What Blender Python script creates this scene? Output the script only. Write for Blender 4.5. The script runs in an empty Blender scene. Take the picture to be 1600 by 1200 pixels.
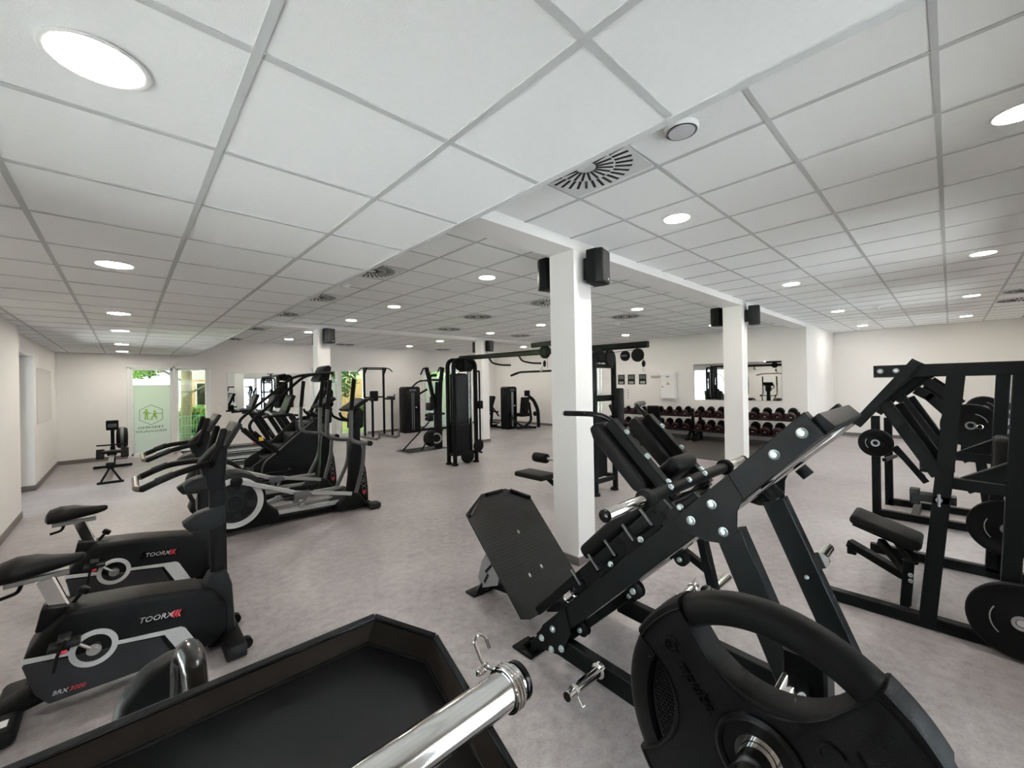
import bpy, bmesh, math, random
from mathutils import Vector, Matrix
random.seed(7)
scn = bpy.context.scene
COL = scn.collection
PI = math.pi
def V(*a): return Vector(a if len(a) > 1 else a[0])

# ------------------------------------------------------------------ camera
CAM_H = 1.70
_a = math.radians(43.2); _r = math.radians(1.0)
_fw = V(math.sin(_a), math.cos(_a), 0); _rt = V(math.cos(_a), -math.sin(_a), 0); _up = V(0, 0, 1)
_ri = _rt*math.cos(_r) - _up*math.sin(_r)
_ui = _rt*math.sin(_r) + _up*math.cos(_r)
cam = bpy.data.cameras.new('camera')
cam.sensor_fit = 'HORIZONTAL'; cam.sensor_width = 36.0
cam.lens = 643.0/1600*36.0; cam.shift_y = -2.0/1600
cam.clip_start = 0.02; cam.clip_end = 200
camo = bpy.data.objects.new('camera', cam); COL.objects.link(camo)
m = Matrix((( _ri.x, _ui.x, -_fw.x, 0), (_ri.y, _ui.y, -_fw.y, 0), (_ri.z, _ui.z, -_fw.z, CAM_H), (0, 0, 0, 1)))
camo.matrix_world = m
scn.camera = camo

# ------------------------------------------------------------------ sky, daylight, exposure
SKY = 2.6
SUN = 660.0
LAMP = 74.0
world = bpy.data.worlds.new('sky'); scn.world = world
world.use_nodes = True
bg = world.node_tree.nodes['Background']
bg.inputs[0].default_value = (0.82, 0.93, 1.0, 1); bg.inputs[1].default_value = SKY
vs = scn.view_settings
vs.view_transform = 'Standard'; vs.look = 'None'; vs.gamma = 1.0; vs.use_curve_mapping = False
vs.exposure = 1.5
scn.cycles.use_denoising = True
scn.cycles.max_bounces = 10; scn.cycles.diffuse_bounces = 6; scn.cycles.glossy_bounces = 5
scn.cycles.transmission_bounces = 6
scn.cycles.sample_clamp_indirect = 6.0
scn.cycles.caustics_reflective = False; scn.cycles.caustics_refractive = False
sun = bpy.data.lights.new('sun', 'SUN'); sun.energy = SUN; sun.angle = math.radians(1.0); sun.color = (1.0, 0.97, 0.94)
suno = bpy.data.objects.new('sun', sun); COL.objects.link(suno); suno.location = (4, -12, 16)
suno.rotation_euler = V(-0.25, 0.574, -0.819).to_track_quat('-Z', 'Y').to_euler()
def portal(x0, x1, y, z0, z1, ydir):
    l = bpy.data.lights.new('window_portal', 'AREA'); l.shape = 'RECTANGLE'
    l.size = x1-x0; l.size_y = z1-z0; l.cycles.is_portal = True
    o = bpy.data.objects.new('window_portal', l); COL.objects.link(o)
    o.location = ((x0+x1)/2, y, (z0+z1)/2)
    o.rotation_euler = (PI/2 if ydir > 0 else -PI/2, 0, 0)
    return o
# back wall windows (daylight behind the photographer) and far wall windows
BACKWIN = [(0.9, 3.1), (4.7, 6.9), (8.6, 10.8), (12.75, 14.25)]  # last one is unseen, added to brighten the end wall
FARWIN = [(0.02, 1.70), (4.25, 6.12), (8.35, 10.2)]
for x0, x1 in BACKWIN: portal(x0, x1, -1.32, 0.05, 2.3, 1)
lp = portal(0.25, 2.35, 0, 0.05, 2.3, 1); lp.location = (-1.42, 1.3, 1.17); lp.rotation_euler = (PI/2, 0, -PI/2)
lp = portal(8.62, 10.74, 0, 0.05, 2.3, 1); lp.location = (-1.42, 9.68, 1.17); lp.rotation_euler = (PI/2, 0, -PI/2)
for x0, x1 in FARWIN: portal(x0, x1, 14.05, 0.05, 2.28, -1)

# ------------------------------------------------------------------ materials
MATS = {}
def mat(name, col, rough=0.5, metal=0.0, var=0.0, vscale=6.0, bump=0.0, bscale=150.0, spec=0.5, coat=0.0, emit=0.0, trans=0.0, alpha=1.0):
    if name in MATS: return MATS[name]
    mt = bpy.data.materials.new(name); mt.use_nodes = True
    nt = mt.node_tree; b = nt.nodes['Principled BSDF']
    c = (col[0], col[1], col[2], 1)
    b.inputs['Base Color'].default_value = c
    b.inputs['Roughness'].default_value = rough; b.inputs['Metallic'].default_value = metal
    b.inputs['Specular IOR Level'].default_value = spec
    if coat: b.inputs['Coat Weight'].default_value = coat; b.inputs['Coat Roughness'].default_value = 0.12
    if trans: b.inputs['Transmission Weight'].default_value = trans
    if emit:
        b.inputs['Emission Color'].default_value = c; b.inputs['Emission Strength'].default_value = emit
    tc = nt.nodes.new('ShaderNodeTexCoord')
    if var or bump:
        n = nt.nodes.new('ShaderNodeTexNoise'); n.inputs['Scale'].default_value = vscale; n.inputs['Detail'].default_value = 4
        nt.links.new(tc.outputs['Object'], n.inputs['Vector'])
    if var:
        mx = nt.nodes.new('ShaderNodeMix'); mx.data_type = 'RGBA'
        mx.inputs[6].default_value = tuple(max(0, x*(1-var)) for x in col)+(1,)
        mx.inputs[7].default_value = tuple(min(1, x*(1+var)) for x in col)+(1,)
        nt.links.new(n.outputs['Fac'], mx.inputs[0]); nt.links.new(mx.outputs[2], b.inputs['Base Color'])
    if bump:
        n2 = nt.nodes.new('ShaderNodeTexNoise'); n2.inputs['Scale'].default_value = bscale; n2.inputs['Detail'].default_value = 2
        nt.links.new(tc.outputs['Object'], n2.inputs['Vector'])
        bp = nt.nodes.new('ShaderNodeBump'); bp.inputs['Strength'].default_value = bump; bp.inputs['Distance'].default_value = 0.002
        nt.links.new(n2.outputs['Fac'], bp.inputs['Height']); nt.links.new(bp.outputs[0], b.inputs['Normal'])
    MATS[name] = mt
    return mt
WALL = mat('wall_paint', (0.765, 0.748, 0.725), 0.75, var=0.02, vscale=1.5, bump=0.15, bscale=120)
PILLARW = mat('pillar_paint', (0.82, 0.81, 0.79), 0.6, var=0.02, vscale=2)
CEILT = mat('ceiling_tile', (0.84, 0.85, 0.84), 0.9, var=0.03, vscale=40, bump=0.25, bscale=180)
CEILG = mat('ceiling_grid', (0.47, 0.48, 0.475), 0.6, var=0.02)
CEILP = mat('ceiling_plaster', (0.82, 0.83, 0.825), 0.8, var=0.02)
BASEB = mat('baseboard_vinyl', (0.15, 0.133, 0.127), 0.5, var=0.08, vscale=8)
BLK = mat('black_powder_coat', (0.0055, 0.006, 0.0063), 0.44, spec=0.11, var=0.15, vscale=3, bump=0.15, bscale=400)
BLK2 = mat('black_frame_satin', (0.0052, 0.0063, 0.0067), 0.40, spec=0.11, var=0.15, vscale=4)
BLKG = mat('black_gloss', (0.004, 0.004, 0.0045), 0.22, var=0.1, spec=0.25)
PAD = mat('black_upholstery', (0.007, 0.007, 0.0072), 0.52, spec=0.14, var=0.15, vscale=8, bump=0.10, bscale=420)
RUB = mat('black_rubber', (0.0055, 0.0055, 0.0058), 0.5, spec=0.12, var=0.2, vscale=10, bump=0.25, bscale=300)
PLAS = mat('black_plastic', (0.006, 0.0068, 0.0072), 0.44, spec=0.12, var=0.12, vscale=5, bump=0.2, bscale=500)
PLAS2 = mat('charcoal_plastic', (0.013, 0.0145, 0.0155), 0.45, spec=0.16, var=0.1, vscale=5)
GRAYP = mat('grey_plastic', (0.10, 0.103, 0.107), 0.5, var=0.1)
CHR = mat('chrome', (0.80, 0.79, 0.77), 0.10, 1.0, var=0.03)
STEEL = mat('brushed_steel', (0.45, 0.46, 0.46), 0.32, 1.0, var=0.08, vscale=20)
ZINC = mat('zinc_bolt', (0.68, 0.78, 0.78), 0.28, 1.0, var=0.05)
SILV = mat('silver_paint', (0.38, 0.385, 0.385), 0.42, 0.3, var=0.05)
GRYM = mat('grey_metal_tube', (0.10, 0.103, 0.107), 0.42, 0.3, var=0.05)
LGRAY = mat('light_grey_decal', (0.52, 0.535, 0.54), 0.5, var=0.03)
WHT = mat('white_plastic', (0.80, 0.80, 0.79), 0.4, var=0.02)
RED = mat('red_print', (0.50, 0.03, 0.05), 0.5, var=0.05)
MAR = mat('maroon_urethane', (0.030, 0.0035, 0.007), 0.45, var=0.2, vscale=12)
YEL = mat('yellow_sticker', (0.72, 0.48, 0.06), 0.5, var=0.05)
SCRN = mat('dark_screen', (0.006, 0.007, 0.008), 0.2, spec=0.35, var=0.05)
MIR = mat('mirror_glass', (0.86, 0.88, 0.87), 0.015, 1.0, var=0.005)
MAT_ = mat('rubber_mat', (0.04, 0.034, 0.031), 0.7, var=0.2, vscale=30, bump=0.3)
WARMSHEEN = mat('steel_warm_sheen', (0.040, 0.031, 0.026), 0.32, 0.0, var=0.15, vscale=3)  # warm reflection on black steel put into the brown base colour
CLEARP = mat('clear_plate', (0.35, 0.37, 0.38), 0.25, 0.6, var=0.05)
GREEN = mat('green_print', (0.30, 0.52, 0.10), 0.6, var=0.05)
DKTXT = mat('dark_print', (0.05, 0.09, 0.085), 0.6, var=0.05)
GRNL = mat('grey_green_line', (0.25, 0.36, 0.32), 0.6, var=0.05)

def lamp_mat():
    mt = mat('lamp_diffuser', (1.0, 0.93, 0.83), 0.4, var=0.0, emit=LAMP); return mt
LED = lamp_mat()
def floor_mat():
    mt = bpy.data.materials.new('vinyl_floor'); mt.use_nodes = True; nt = mt.node_tree; b = nt.nodes['Principled BSDF']
    tc = nt.nodes.new('ShaderNodeTexCoord')
    n1 = nt.nodes.new('ShaderNodeTexNoise'); n1.inputs['Scale'].default_value = 0.9; n1.inputs['Detail'].default_value = 6; n1.inputs['Roughness'].default_value = 0.65
    n2 = nt.nodes.new('ShaderNodeTexNoise'); n2.inputs['Scale'].default_value = 14; n2.inputs['Detail'].default_value = 6; n2.inputs['Roughness'].default_value = 0.7
    n3 = nt.nodes.new('ShaderNodeTexNoise'); n3.inputs['Scale'].default_value = 90; n3.inputs['Detail'].default_value = 3
    for n in (n1, n2, n3): nt.links.new(tc.outputs['Object'], n.inputs['Vector'])
    ad = nt.nodes.new('ShaderNodeMath'); ad.operation = 'MULTIPLY_ADD'; ad.inputs[1].default_value = 0.55
    nt.links.new(n2.outputs['Fac'], ad.inputs[0])
    m1 = nt.nodes.new('ShaderNodeMath'); m1.operation = 'MULTIPLY'; m1.inputs[1].default_value = 0.45
    nt.links.new(n1.outputs['Fac'], m1.inputs[0]); nt.links.new(m1.outputs[0], ad.inputs[2])
    m3 = nt.nodes.new('ShaderNodeMath'); m3.operation = 'MULTIPLY_ADD'; m3.inputs[1].default_value = 0.22; 
    nt.links.new(n3.outputs['Fac'], m3.inputs[0]); nt.links.new(ad.outputs[0], m3.inputs[2])
    cr = nt.nodes.new('ShaderNodeValToRGB')
    e = cr.color_ramp.elements
    e[0].position = 0.46; e[0].color = (0.215, 0.197, 0.200, 1)
    e[1].position = 0.76; e[1].color = (0.42, 0.395, 0.402, 1)
    k = cr.color_ramp.elements.new(0.60); k.color = (0.320, 0.298, 0.303, 1)
    nt.links.new(m3.outputs[0], cr.inputs[0]); nt.links.new(cr.outputs[0], b.inputs['Base Color'])
    b.inputs['Roughness'].default_value = 0.36; b.inputs['Specular IOR Level'].default_value = 0.5
    rr = nt.nodes.new('ShaderNodeMapRange'); rr.inputs['To Min'].default_value = 0.30; rr.inputs['To Max'].default_value = 0.46
    nt.links.new(n2.outputs['Fac'], rr.inputs['Value']); nt.links.new(rr.outputs[0], b.inputs['Roughness'])
    bp = nt.nodes.new('ShaderNodeBump'); bp.inputs['Strength'].default_value = 0.06; bp.inputs['Distance'].default_value = 0.002
    nt.links.new(n3.outputs['Fac'], bp.inputs['Height']); nt.links.new(bp.outputs[0], b.inputs['Normal'])
    return mt
FLOOR = floor_mat()
def glass_mat(name='window_glass', col=(0.95, 0.965, 0.97, 1)):
    mt = bpy.data.materials.new(name); mt.use_nodes = True; nt = mt.node_tree
    nt.nodes.remove(nt.nodes['Principled BSDF']); out = nt.nodes['Material Output']
    t = nt.nodes.new('ShaderNodeBsdfTransparent'); g = nt.nodes.new('ShaderNodeBsdfGlossy'); g.inputs['Roughness'].default_value = 0.02
    t.inputs[0].default_value = col
    fr = nt.nodes.new('ShaderNodeFresnel'); fr.inputs['IOR'].default_value = 1.45
    mx = nt.nodes.new('ShaderNodeMixShader'); nt.links.new(fr.outputs[0], mx.inputs[0]); nt.links.new(t.outputs[0], mx.inputs[1]); nt.links.new(g.outputs[0], mx.inputs[2])
    nt.links.new(mx.outputs[0], out.inputs[0]); return mt
GLASS = glass_mat()
GLASSF = glass_mat('dimmed_glass', (0.55, 0.57, 0.57, 1))  # tint added to dim the daylight coming through the panes
def frost_mat(name='frosted_film', c0=(0.72, 0.86, 0.82, 1), c1=(0.82, 0.93, 0.92, 1)):
    mt = bpy.data.materials.new(name); mt.use_nodes = True; nt = mt.node_tree
    nt.nodes.remove(nt.nodes['Principled BSDF']); out = nt.nodes['Material Output']
    t = nt.nodes.new('ShaderNodeBsdfTranslucent'); t.inputs[0].default_value = (0.80, 0.90, 0.88, 1)
    d = nt.nodes.new('ShaderNodeBsdfDiffuse'); d.inputs[0].default_value = (0.62, 0.70, 0.68, 1)
    tc = nt.nodes.new('ShaderNodeTexCoord'); n = nt.nodes.new('ShaderNodeTexNoise'); n.inputs['Scale'].default_value = 1.2
    nt.links.new(tc.outputs['Object'], n.inputs['Vector'])
    cr = nt.nodes.new('ShaderNodeValToRGB'); cr.color_ramp.elements[0].color = c0; cr.color_ramp.elements[1].color = c1
    nt.links.new(n.outputs['Fac'], cr.inputs[0]); nt.links.new(cr.outputs[0], t.inputs[0])
    mx = nt.nodes.new('ShaderNodeMixShader'); mx.inputs[0].default_value = 0.25
    nt.links.new(t.outputs[0], mx.inputs[1]); nt.links.new(d.outputs[0], mx.inputs[2]); nt.links.new(mx.outputs[0], out.inputs[0])
    return mt
FROST = frost_mat('frosted_film', (0.84, 0.88, 0.92, 1), (0.88, 0.92, 0.95, 1))
FROSTB = frost_mat('frosted_film_plain', (0.84, 0.87, 0.90, 1), (0.88, 0.91, 0.94, 1))

# ------------------------------------------------------------------ mesh building helpers
def axes(d, up=None):
    d = d.normalized()
    if up is None: up = V(0, 0, 1)
    up = V(up)
    if abs(d.dot(up.normalized())) > 0.98: up = V(1, 0, 0) if abs(d.x) < 0.9 else V(0, 1, 0)
    s = d.cross(up).normalized(); u = s.cross(d).normalized()
    return d, s, u
class MB:
    def __init__(s): s.v = []; s.f = []
    def add(s, vs, fs):
        o = len(s.v); s.v += [V(p) for p in vs]; s.f += [tuple(i+o for i in f) for f in fs]; return s
    def loft(s, rings, cap=True, closed=False):
        o = len(s.v); n = len(rings[0])
        for r in rings: s.v += [V(p) for p in r]
        m = len(rings)
        for i in range(m if closed else m-1):
            a = o+i*n; b = o+((i+1) % m)*n
            for j in range(n): s.f.append((a+j, a+(j+1) % n, b+(j+1) % n, b+j))
        if cap and not closed:
            s.f.append(tuple(o+j for j in reversed(range(n)))); s.f.append(tuple(o+(m-1)*n+j for j in range(n)))
        return s
    def bar(s, p0, p1, w, h=None, up=None, ch=0.005):
        p0, p1 = V(p0), V(p1); h = h or w; d, sd, u = axes(p1-p0, up)
        c = min(ch, w*0.3, h*0.3); a, b = w/2, h/2
        pr = [(a, -b+c), (a, b-c), (a-c, b), (-a+c, b), (-a, b-c), (-a, -b+c), (-a+c, -b), (a-c, -b)]
        return s.loft([[p+sd*x+u*y for x, y in pr] for p in (p0, p1)])
    def barpath(s, pts, w, h=None, up=None, ch=0.005):
        pts = [V(p) for p in pts]
        for a, b in zip(pts, pts[1:]):
            e = (b-a).normalized()*min(w, h or w)*0.35
            s.bar(a-e if a is not pts[0] else a, b+e if b is not pts[-1] else b, w, h, up, ch)
        return s
    def cyl(s, p0, p1, r, seg=16, r2=None):
        p0, p1 = V(p0), V(p1); d, sd, u = axes(p1-p0); r2 = r if r2 is None else r2
        return s.loft([[p+(sd*math.cos(2*PI*k/seg)+u*math.sin(2*PI*k/seg))*rr for k in range(seg)] for p, rr in ((p0, r), (p1, r2))])
    def lathe(s, prof, o, ax, seg=24):
        o = V(o); d, sd, u = axes(V(ax))
        return s.loft([[o+d*h+(sd*math.cos(2*PI*k/seg)+u*math.sin(2*PI*k/seg))*max(r, 1e-4) for k in range(seg)] for r, h in prof])
    def ring(s, c, ax, r0, r1, t, seg=32):
        c = V(c); d, sd, u = axes(V(ax))
        rr = []
        for k in range(seg):
            e = sd*math.cos(2*PI*k/seg)+u*math.sin(2*PI*k/seg)
            rr.append([c+e*r0-d*t/2, c+e*r1-d*t/2, c+e*r1+d*t/2, c+e*r0+d*t/2])
        return s.loft(rr, closed=True)
    def torus(s, c, ax, R, r, seg=28, ms=8, a0=0, a1=2*PI):
        c = V(c); d, sd, u = axes(V(ax)); rr = []
        full = abs(a1-a0-2*PI) < 1e-6
        n = seg if full else seg+1
        for k in range(n):
            t = a0+(a1-a0)*k/seg; e = sd*math.cos(t)+u*math.sin(t)
            rr.append([c+e*(R+r*math.cos(2*PI*j/ms))+d*r*math.sin(2*PI*j/ms) for j in range(ms)])
        return s.loft(rr, cap=not full, closed=full)
    def tube(s, pts, r, seg=10, fil=0.05, fs=5):
        pts = [V(p) for p in pts]; P = [pts[0]]
        for i in range(1, len(pts)-1):
            a, b, c = pts[i-1], pts[i], pts[i+1]
            l = min(fil, (a-b).length*0.48, (c-b).length*0.48)
            p, q = b+(a-b).normalized()*l, b+(c-b).normalized()*l
            for k in range(fs+1):
                t = k/fs; P.append(p*(1-t)**2+b*2*t*(1-t)+q*t*t)
        P.append(pts[-1])
        Q = [P[0]]
        for p in P[1:]:
            if (p-Q[-1]).length > 1e-5: Q.append(p)
        P = Q
        rings = []; d, sd, u = axes(P[1]-P[0])
        for i, p in enumerate(P):
            t = (P[min(i+1, len(P)-1)]-P[max(i-1, 0)]).normalized()
            sd = (sd-t*sd.dot(t)).normalized(); u = sd.cross(t)
            rr = r[i*len(r)//len(P)] if isinstance(r, (list, tuple)) else r
            rings.append([p+(sd*math.cos(2*PI*k/seg)+u*math.sin(2*PI*k/seg))*rr for k in range(seg)])
        return s.loft(rings)
    def _bm(s, bm, M=None):
        o = len(s.v); bm.verts.ensure_lookup_table(); bm.verts.index_update()
        for v in bm.verts: s.v.append(M @ v.co if M else v.co.copy())
        for f in bm.faces: s.f.append(tuple(o+v.index for v in f.verts))
        bm.free(); return s
    def rbox(s, c, size, r=0.02, seg=2, rot=None, up=None):
        bm = bmesh.new(); bmesh.ops.create_cube(bm, size=1)
        for v in bm.verts: v.co = V(v.co.x*size[0], v.co.y*size[1], v.co.z*size[2])
        r = min(r, min(size)*0.49)
        if r > 0: bmesh.ops.bevel(bm, geom=bm.edges[:], offset=r, segments=seg, affect='EDGES', profile=0.5)
        M = Matrix.Translation(V(c)) @ (rot.to_4x4() if rot is not None else Matrix.Identity(4))
        return s._bm(bm, M)
    def box(s, x0, x1, y0, y1, z0, z1, ch=0.0):
        return s.rbox(((x0+x1)/2, (y0+y1)/2, (z0+z1)/2), (abs(x1-x0), abs(y1-y0), abs(z1-z0)), ch, 1)
    def prism(s, poly, O, U, W, t, bev=0.0, seg=2):
        """polygon (u,w) in plane O,U,W, thickness t centred along U x W"""
        O, U, W = V(O), V(U).normalized(), V(W).normalized(); N = U.cross(W)
        bm = bmesh.new()
        a = [bm.verts.new(O+U*u+W*w-N*t/2) for u, w in poly]; b = [bm.verts.new(O+U*u+W*w+N*t/2) for u, w in poly]
        n = len(poly)
        bm.faces.new(list(reversed(a))); bm.faces.new(b)
        for i in range(n): bm.faces.new((a[i], a[(i+1) % n], b[(i+1) % n], b[i]))
        bmesh.ops.recalc_face_normals(bm, faces=bm.faces[:])
        if bev > 0:
            ed = [e for e in bm.edges if len(e.link_faces) == 2 and e.calc_face_angle(0) > 0.5]
            bmesh.ops.bevel(bm, geom=ed, offset=bev, segments=seg, affect='EDGES', profile=0.5, clamp_overlap=True)
        return s._bm(bm)
    def sphere(s, c, r, seg=12, sc=(1, 1, 1)):
        rings = []
        c = V(c)
        for i in range(1, seg//2):
            t = PI*i/(seg//2)
            rings.append([c+V(sc[0]*r*math.sin(t)*math.cos(2*PI*k/seg), sc[1]*r*math.sin(t)*math.sin(2*PI*k/seg), sc[2]*r*math.cos(t)) for k in range(seg)])
        return s.loft(rings)
    def mesh(s, name, mt, off=None, ang=38):
        me = bpy.data.meshes.new(name)
        o = V(off) if off is not None else V(0, 0, 0)
        me.from_pydata([tuple(p-o) for p in s.v], [], s.f); me.validate()
        bm = bmesh.new(); bm.from_mesh(me); bmesh.ops.recalc_face_normals(bm, faces=bm.faces[:]); bm.to_mesh(me); bm.free()
        me.shade_smooth(); me.set_sharp_from_angle(angle=math.radians(ang))
        me.materials.append(mt); return me
def obj(name, me, parent=None, loc=None):
    o = bpy.data.objects.new(name, me); COL.objects.link(o)
    if loc is not None: o.location = loc
    if parent is not None: o.parent = parent
    return o
OFF = {}
def part(name, mb, mt, parent=None, label=None):
    """one mesh object; vertices are given in the parent's frame (or, for 'world' things, in world space)"""
    off = OFF.get(parent.name) if parent is not None else None
    o = obj(name, mb.mesh(name, mt, off), parent)
    if label: o['label'] = label
    if off is not None: OFF[o.name] = off
    return o
def sub(name, mb, mt, par, label=None):
    """sub-part: child of a part, same frame as the part"""
    return part(name, mb, mt, par, label)
def tag(o, label, cat, group=None):
    o['label'] = label; o['category'] = cat
    if group: o['group'] = group
    return o
def thing(name, label, cat, loc=(0, 0, 0), rz=0.0, group=None, world=False):
    o = bpy.data.objects.new(name, None); COL.objects.link(o); o.empty_display_size = 0.1
    o.location = loc; o.rotation_euler = (0, 0, rz); tag(o, label, cat, group)
    if world: OFF[o.name] = V(loc)
    return o
def copy_tree(o, parent=None):
    c = o.copy(); COL.objects.link(c)
    if parent is not None: c.parent = parent
    for ch in list(o.children):
        copy_tree(ch, c)
    return c
def struct(o): o['kind'] = 'structure'; return o
TXT = {}
def text_mb(body, size, O, U, W, t=0.002, shear=0.0):
    key = (body, shear)
    if key not in TXT:
        cu = bpy.data.curves.new('t', 'FONT'); cu.body = body; cu.size = 1; cu.extrude = 0.5; cu.shear = shear; cu.resolution_u = 2
        to = bpy.data.objects.new('t', cu); COL.objects.link(to)
        dg = bpy.context.evaluated_depsgraph_get(); me = bpy.data.meshes.new_from_object(to.evaluated_get(dg))
        TXT[key] = ([v.co.copy() for v in me.vertices], [tuple(p.vertices) for p in me.polygons])
        bpy.data.meshes.remove(me); bpy.data.objects.remove(to); bpy.data.curves.remove(cu)
    vs_, fs_ = TXT[key]; O, U, W = V(O), V(U).normalized(), V(W).normalized(); N = U.cross(W)
    w = max(v.x for v in vs_)-min(v.x for v in vs_)
    mb = MB(); mb.add([O+U*(v.x*size)+W*(v.y*size)+N*(v.z*t) for v in vs_], fs_); mb.width = w*size
    return mb
ORD = ['first', 'second', 'third', 'fourth', 'fifth', 'sixth', 'seventh', 'eighth', 'ninth', 'tenth', 'eleventh', 'twelfth']
# ================================================================== ROOM SHELL
ZL, ZM, ZB = 2.57, 3.01, 2.925          # lowered ceiling, main ceiling, beam underside
YF, XR, XRR, YB = 13.9, 12.0, 15.3, -1.2
XLF, XLN = -1.15, -1.04
XE = 1.354                               # edge of the lowered ceiling
Y1, Y2 = 2.365, 9.23                     # pillar rows
fl_ = struct(part('floor', MB().box(-1.6, 15.6, -1.5, 14.2, -0.06, 0.0), FLOOR))
def wall_y(name, y0, y1, x0, x1, z1, holes, m=WALL):
    mb = MB(); x = x0
    for a, b, zb, zt in sorted(holes):
        if a > x: mb.box(x, a, y0, y1, 0, z1)
        if zb > 0: mb.box(a, b, y0, y1, 0, zb)
        mb.box(a, b, y0, y1, zt, z1); x = b
    if x < x1: mb.box(x, x1, y0, y1, 0, z1)
    return struct(part(name, mb, m))
ZW = 3.2
wall_y('wall_far', YF, YF+0.3, -1.6, 12.3, ZW, [(a, b, 0.0, 2.29) for a, b in FARWIN])
wall_y('wall_back', YB-0.25, YB, -1.6, XRR+0.3, ZW, [(a, b, 0.0, 2.30) for a, b in BACKWIN])
struct(part('wall_right', MB().box(XR, XR+0.3, Y1+0.3, YF, 0, ZW), WALL))
struct(part('wall_return', MB().box(XR, XRR+0.3, Y1, Y1+0.3, 0, ZW), WALL))
struct(part('wall_end', MB().box(XRR, XRR+0.3, YB, Y1, 0, ZW), WALL))
LW0, LW1 = 8.62, 10.74
LN0, LN1 = 0.25, 2.35  # opening for the unseen near window added as a light source
mb = MB().box(-1.6, XLN, YB, LN0, 0, ZW).box(-1.6, XLN, LN0, LN1, 2.30, ZW).box(-1.6, XLN, LN1, LW0-0.06, 0, ZW).box(-1.6, XLF, LW1, YF, 0, ZW).box(-1.6, XLF, LW0-0.06, LW1, 2.30, ZW)
struct(part('wall_left', mb, WALL))
# baseboards
def bb(name, p0, p1, t=0.012, h=0.09):
    o = part(name, MB().bar((p0[0], p0[1], h/2), (p1[0], p1[1], h/2), t, h, ch=0.003), BASEB); return struct(o)
bb('baseboard_left', (XLN+0.006, YB), (XLN+0.006, LW0-0.06)); bb('baseboard_left', (XLF+0.006, LW1), (XLF+0.006, YF))
bb('baseboard_left', (XLN, LW0-0.054), (-1.34, LW0-0.054)); bb('baseboard_left', (XLF, LW1-0.006), (-1.34, LW1-0.006))
xs = [-1.15]+[v for ab in FARWIN for v in ab]+[XR]
for a, b in zip(xs[::2], xs[1::2]): bb('baseboard_far', (a, YF-0.006), (b, YF-0.006))
bb('baseboard_right', (XR-0.006, Y1), (XR-0.006, YF)); bb('baseboard_return', (XR, Y1-0.006), (XRR, Y1-0.006)); bb('baseboard_end', (XRR-0.006, YB), (XRR-0.006, Y1))
# beams
for nm, y in (('trim_1', Y1), ('trim_2', Y2)):
    struct(part(nm, MB().box(XE-0.02, XR, y, y+0.30, ZB, ZM+0.05), PILLARW))
# pillars
pillars = []
for nm, (x, y) in zip(('pillar_near', 'pillar_right', 'pillar_middle', 'pillar_left'), ((3.03, Y1), (7.49, Y1), (7.49, Y2), (3.00, Y2))):
    p = struct(part(nm, MB().box(x, x+0.26, y, y+0.30, 0, ZB, 0.004), PILLARW))
    part('baseboard', MB().box(x-0.012, x+0.272, y-0.012, y+0.312, 0, 0.075, 0.002), BASEB, p)
    pillars.append((nm, x, y))

# ------------------------------------------------------------------ ceilings: slab > grid, tiles
tile_me = {}
def ceiling(name, x0, x1, y0, y1, z, xl, yl, vis):
    slab = struct(part(name, MB().box(x0, x1, y0, y1, z+0.03, z+0.06), CEILP))
    g = MB(); w = 0.024
    xl = [x for x in xl if x0+0.03 < x < x1-0.03]; yl = [y for y in yl if y0+0.03 < y < y1-0.03]
    for x in xl: g.box(x-w/2, x+w/2, y0, y1, z-0.001, z+0.028)
    for y in yl: g.box(x0, x1, y-w/2, y+w/2, z-0.0005, z+0.028)
    part('grid', g, CEILG, slab)
    X = [x0]+xl+[x1]; Y = [y0]+yl+[y1]; hid = MB()
    for i in range(len(X)-1):
        for j in range(len(Y)-1):
            a, b, c, d = X[i]+w/2-0.004, X[i+1]-w/2+0.004, Y[j]+w/2-0.004, Y[j+1]-w/2+0.004
            if b-a < 0.02 or d-c < 0.02: continue
            zt = z+0.003+random.uniform(-0.001, 0.001)
            if not vis((X[i]+X[i+1])/2, (Y[j]+Y[j+1])/2): hid.box(a, b, c, d, zt, zt+0.014); continue
            key = (round(b-a, 3), round(d-c, 3))
            if key not in tile_me: tile_me[key] = MB().box(-key[0]/2, key[0]/2, -key[1]/2, key[1]/2, 0, 0.014).mesh('tile', CEILT)
            obj('tile', tile_me[key], slab, ((a+b)/2, (c+d)/2, zt))
    if hid.v: part('tile_rest', hid, CEILT, slab)['kind'] = 'stuff'
    return slab
def lines(c, pitch, n0, n1): return [c+pitch*(k+0.5) for k in range(n0, n1)]
def seen(x, y):
    d = V(x, y, 0); f = d.dot(_fw); return f > 0.1 and abs(d.dot(_rt)) < f*1.36+0.5
ceiling('ceiling_lowered', -1.6, XE, YB, YF, ZL, [0.261+0.6*k for k in range(-4, 3)], [0.626+0.6*k for k in range(-5, 24)], seen)
PXA, PYA = 0.587, 0.593; PXB, PYB = 0.597, 0.612; PXC, PYC = 0.618, 0.64
ceiling('ceiling_front', XE, XRR, YB, Y1, ZM, lines(3.28, PXA, -4, 22), lines(1.51, PYA, -6, 4), seen)
ceiling('ceiling_middle', XE, XR, Y1+0.30, Y2, ZM, lines(3.29, PXB, -4, 16), lines(3.92, PYB, -4, 12), seen)
ceiling('ceiling_rear', XE, XR, Y2+0.30, YF, ZM, lines(3.28, PXC, -4, 16), lines(10.65, PYC, -4, 8), seen)
struct(part('trim_3', MB().box(XE-0.02, XE, YB, YF, ZL-0.002, ZM+0.02), PILLARW))
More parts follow.
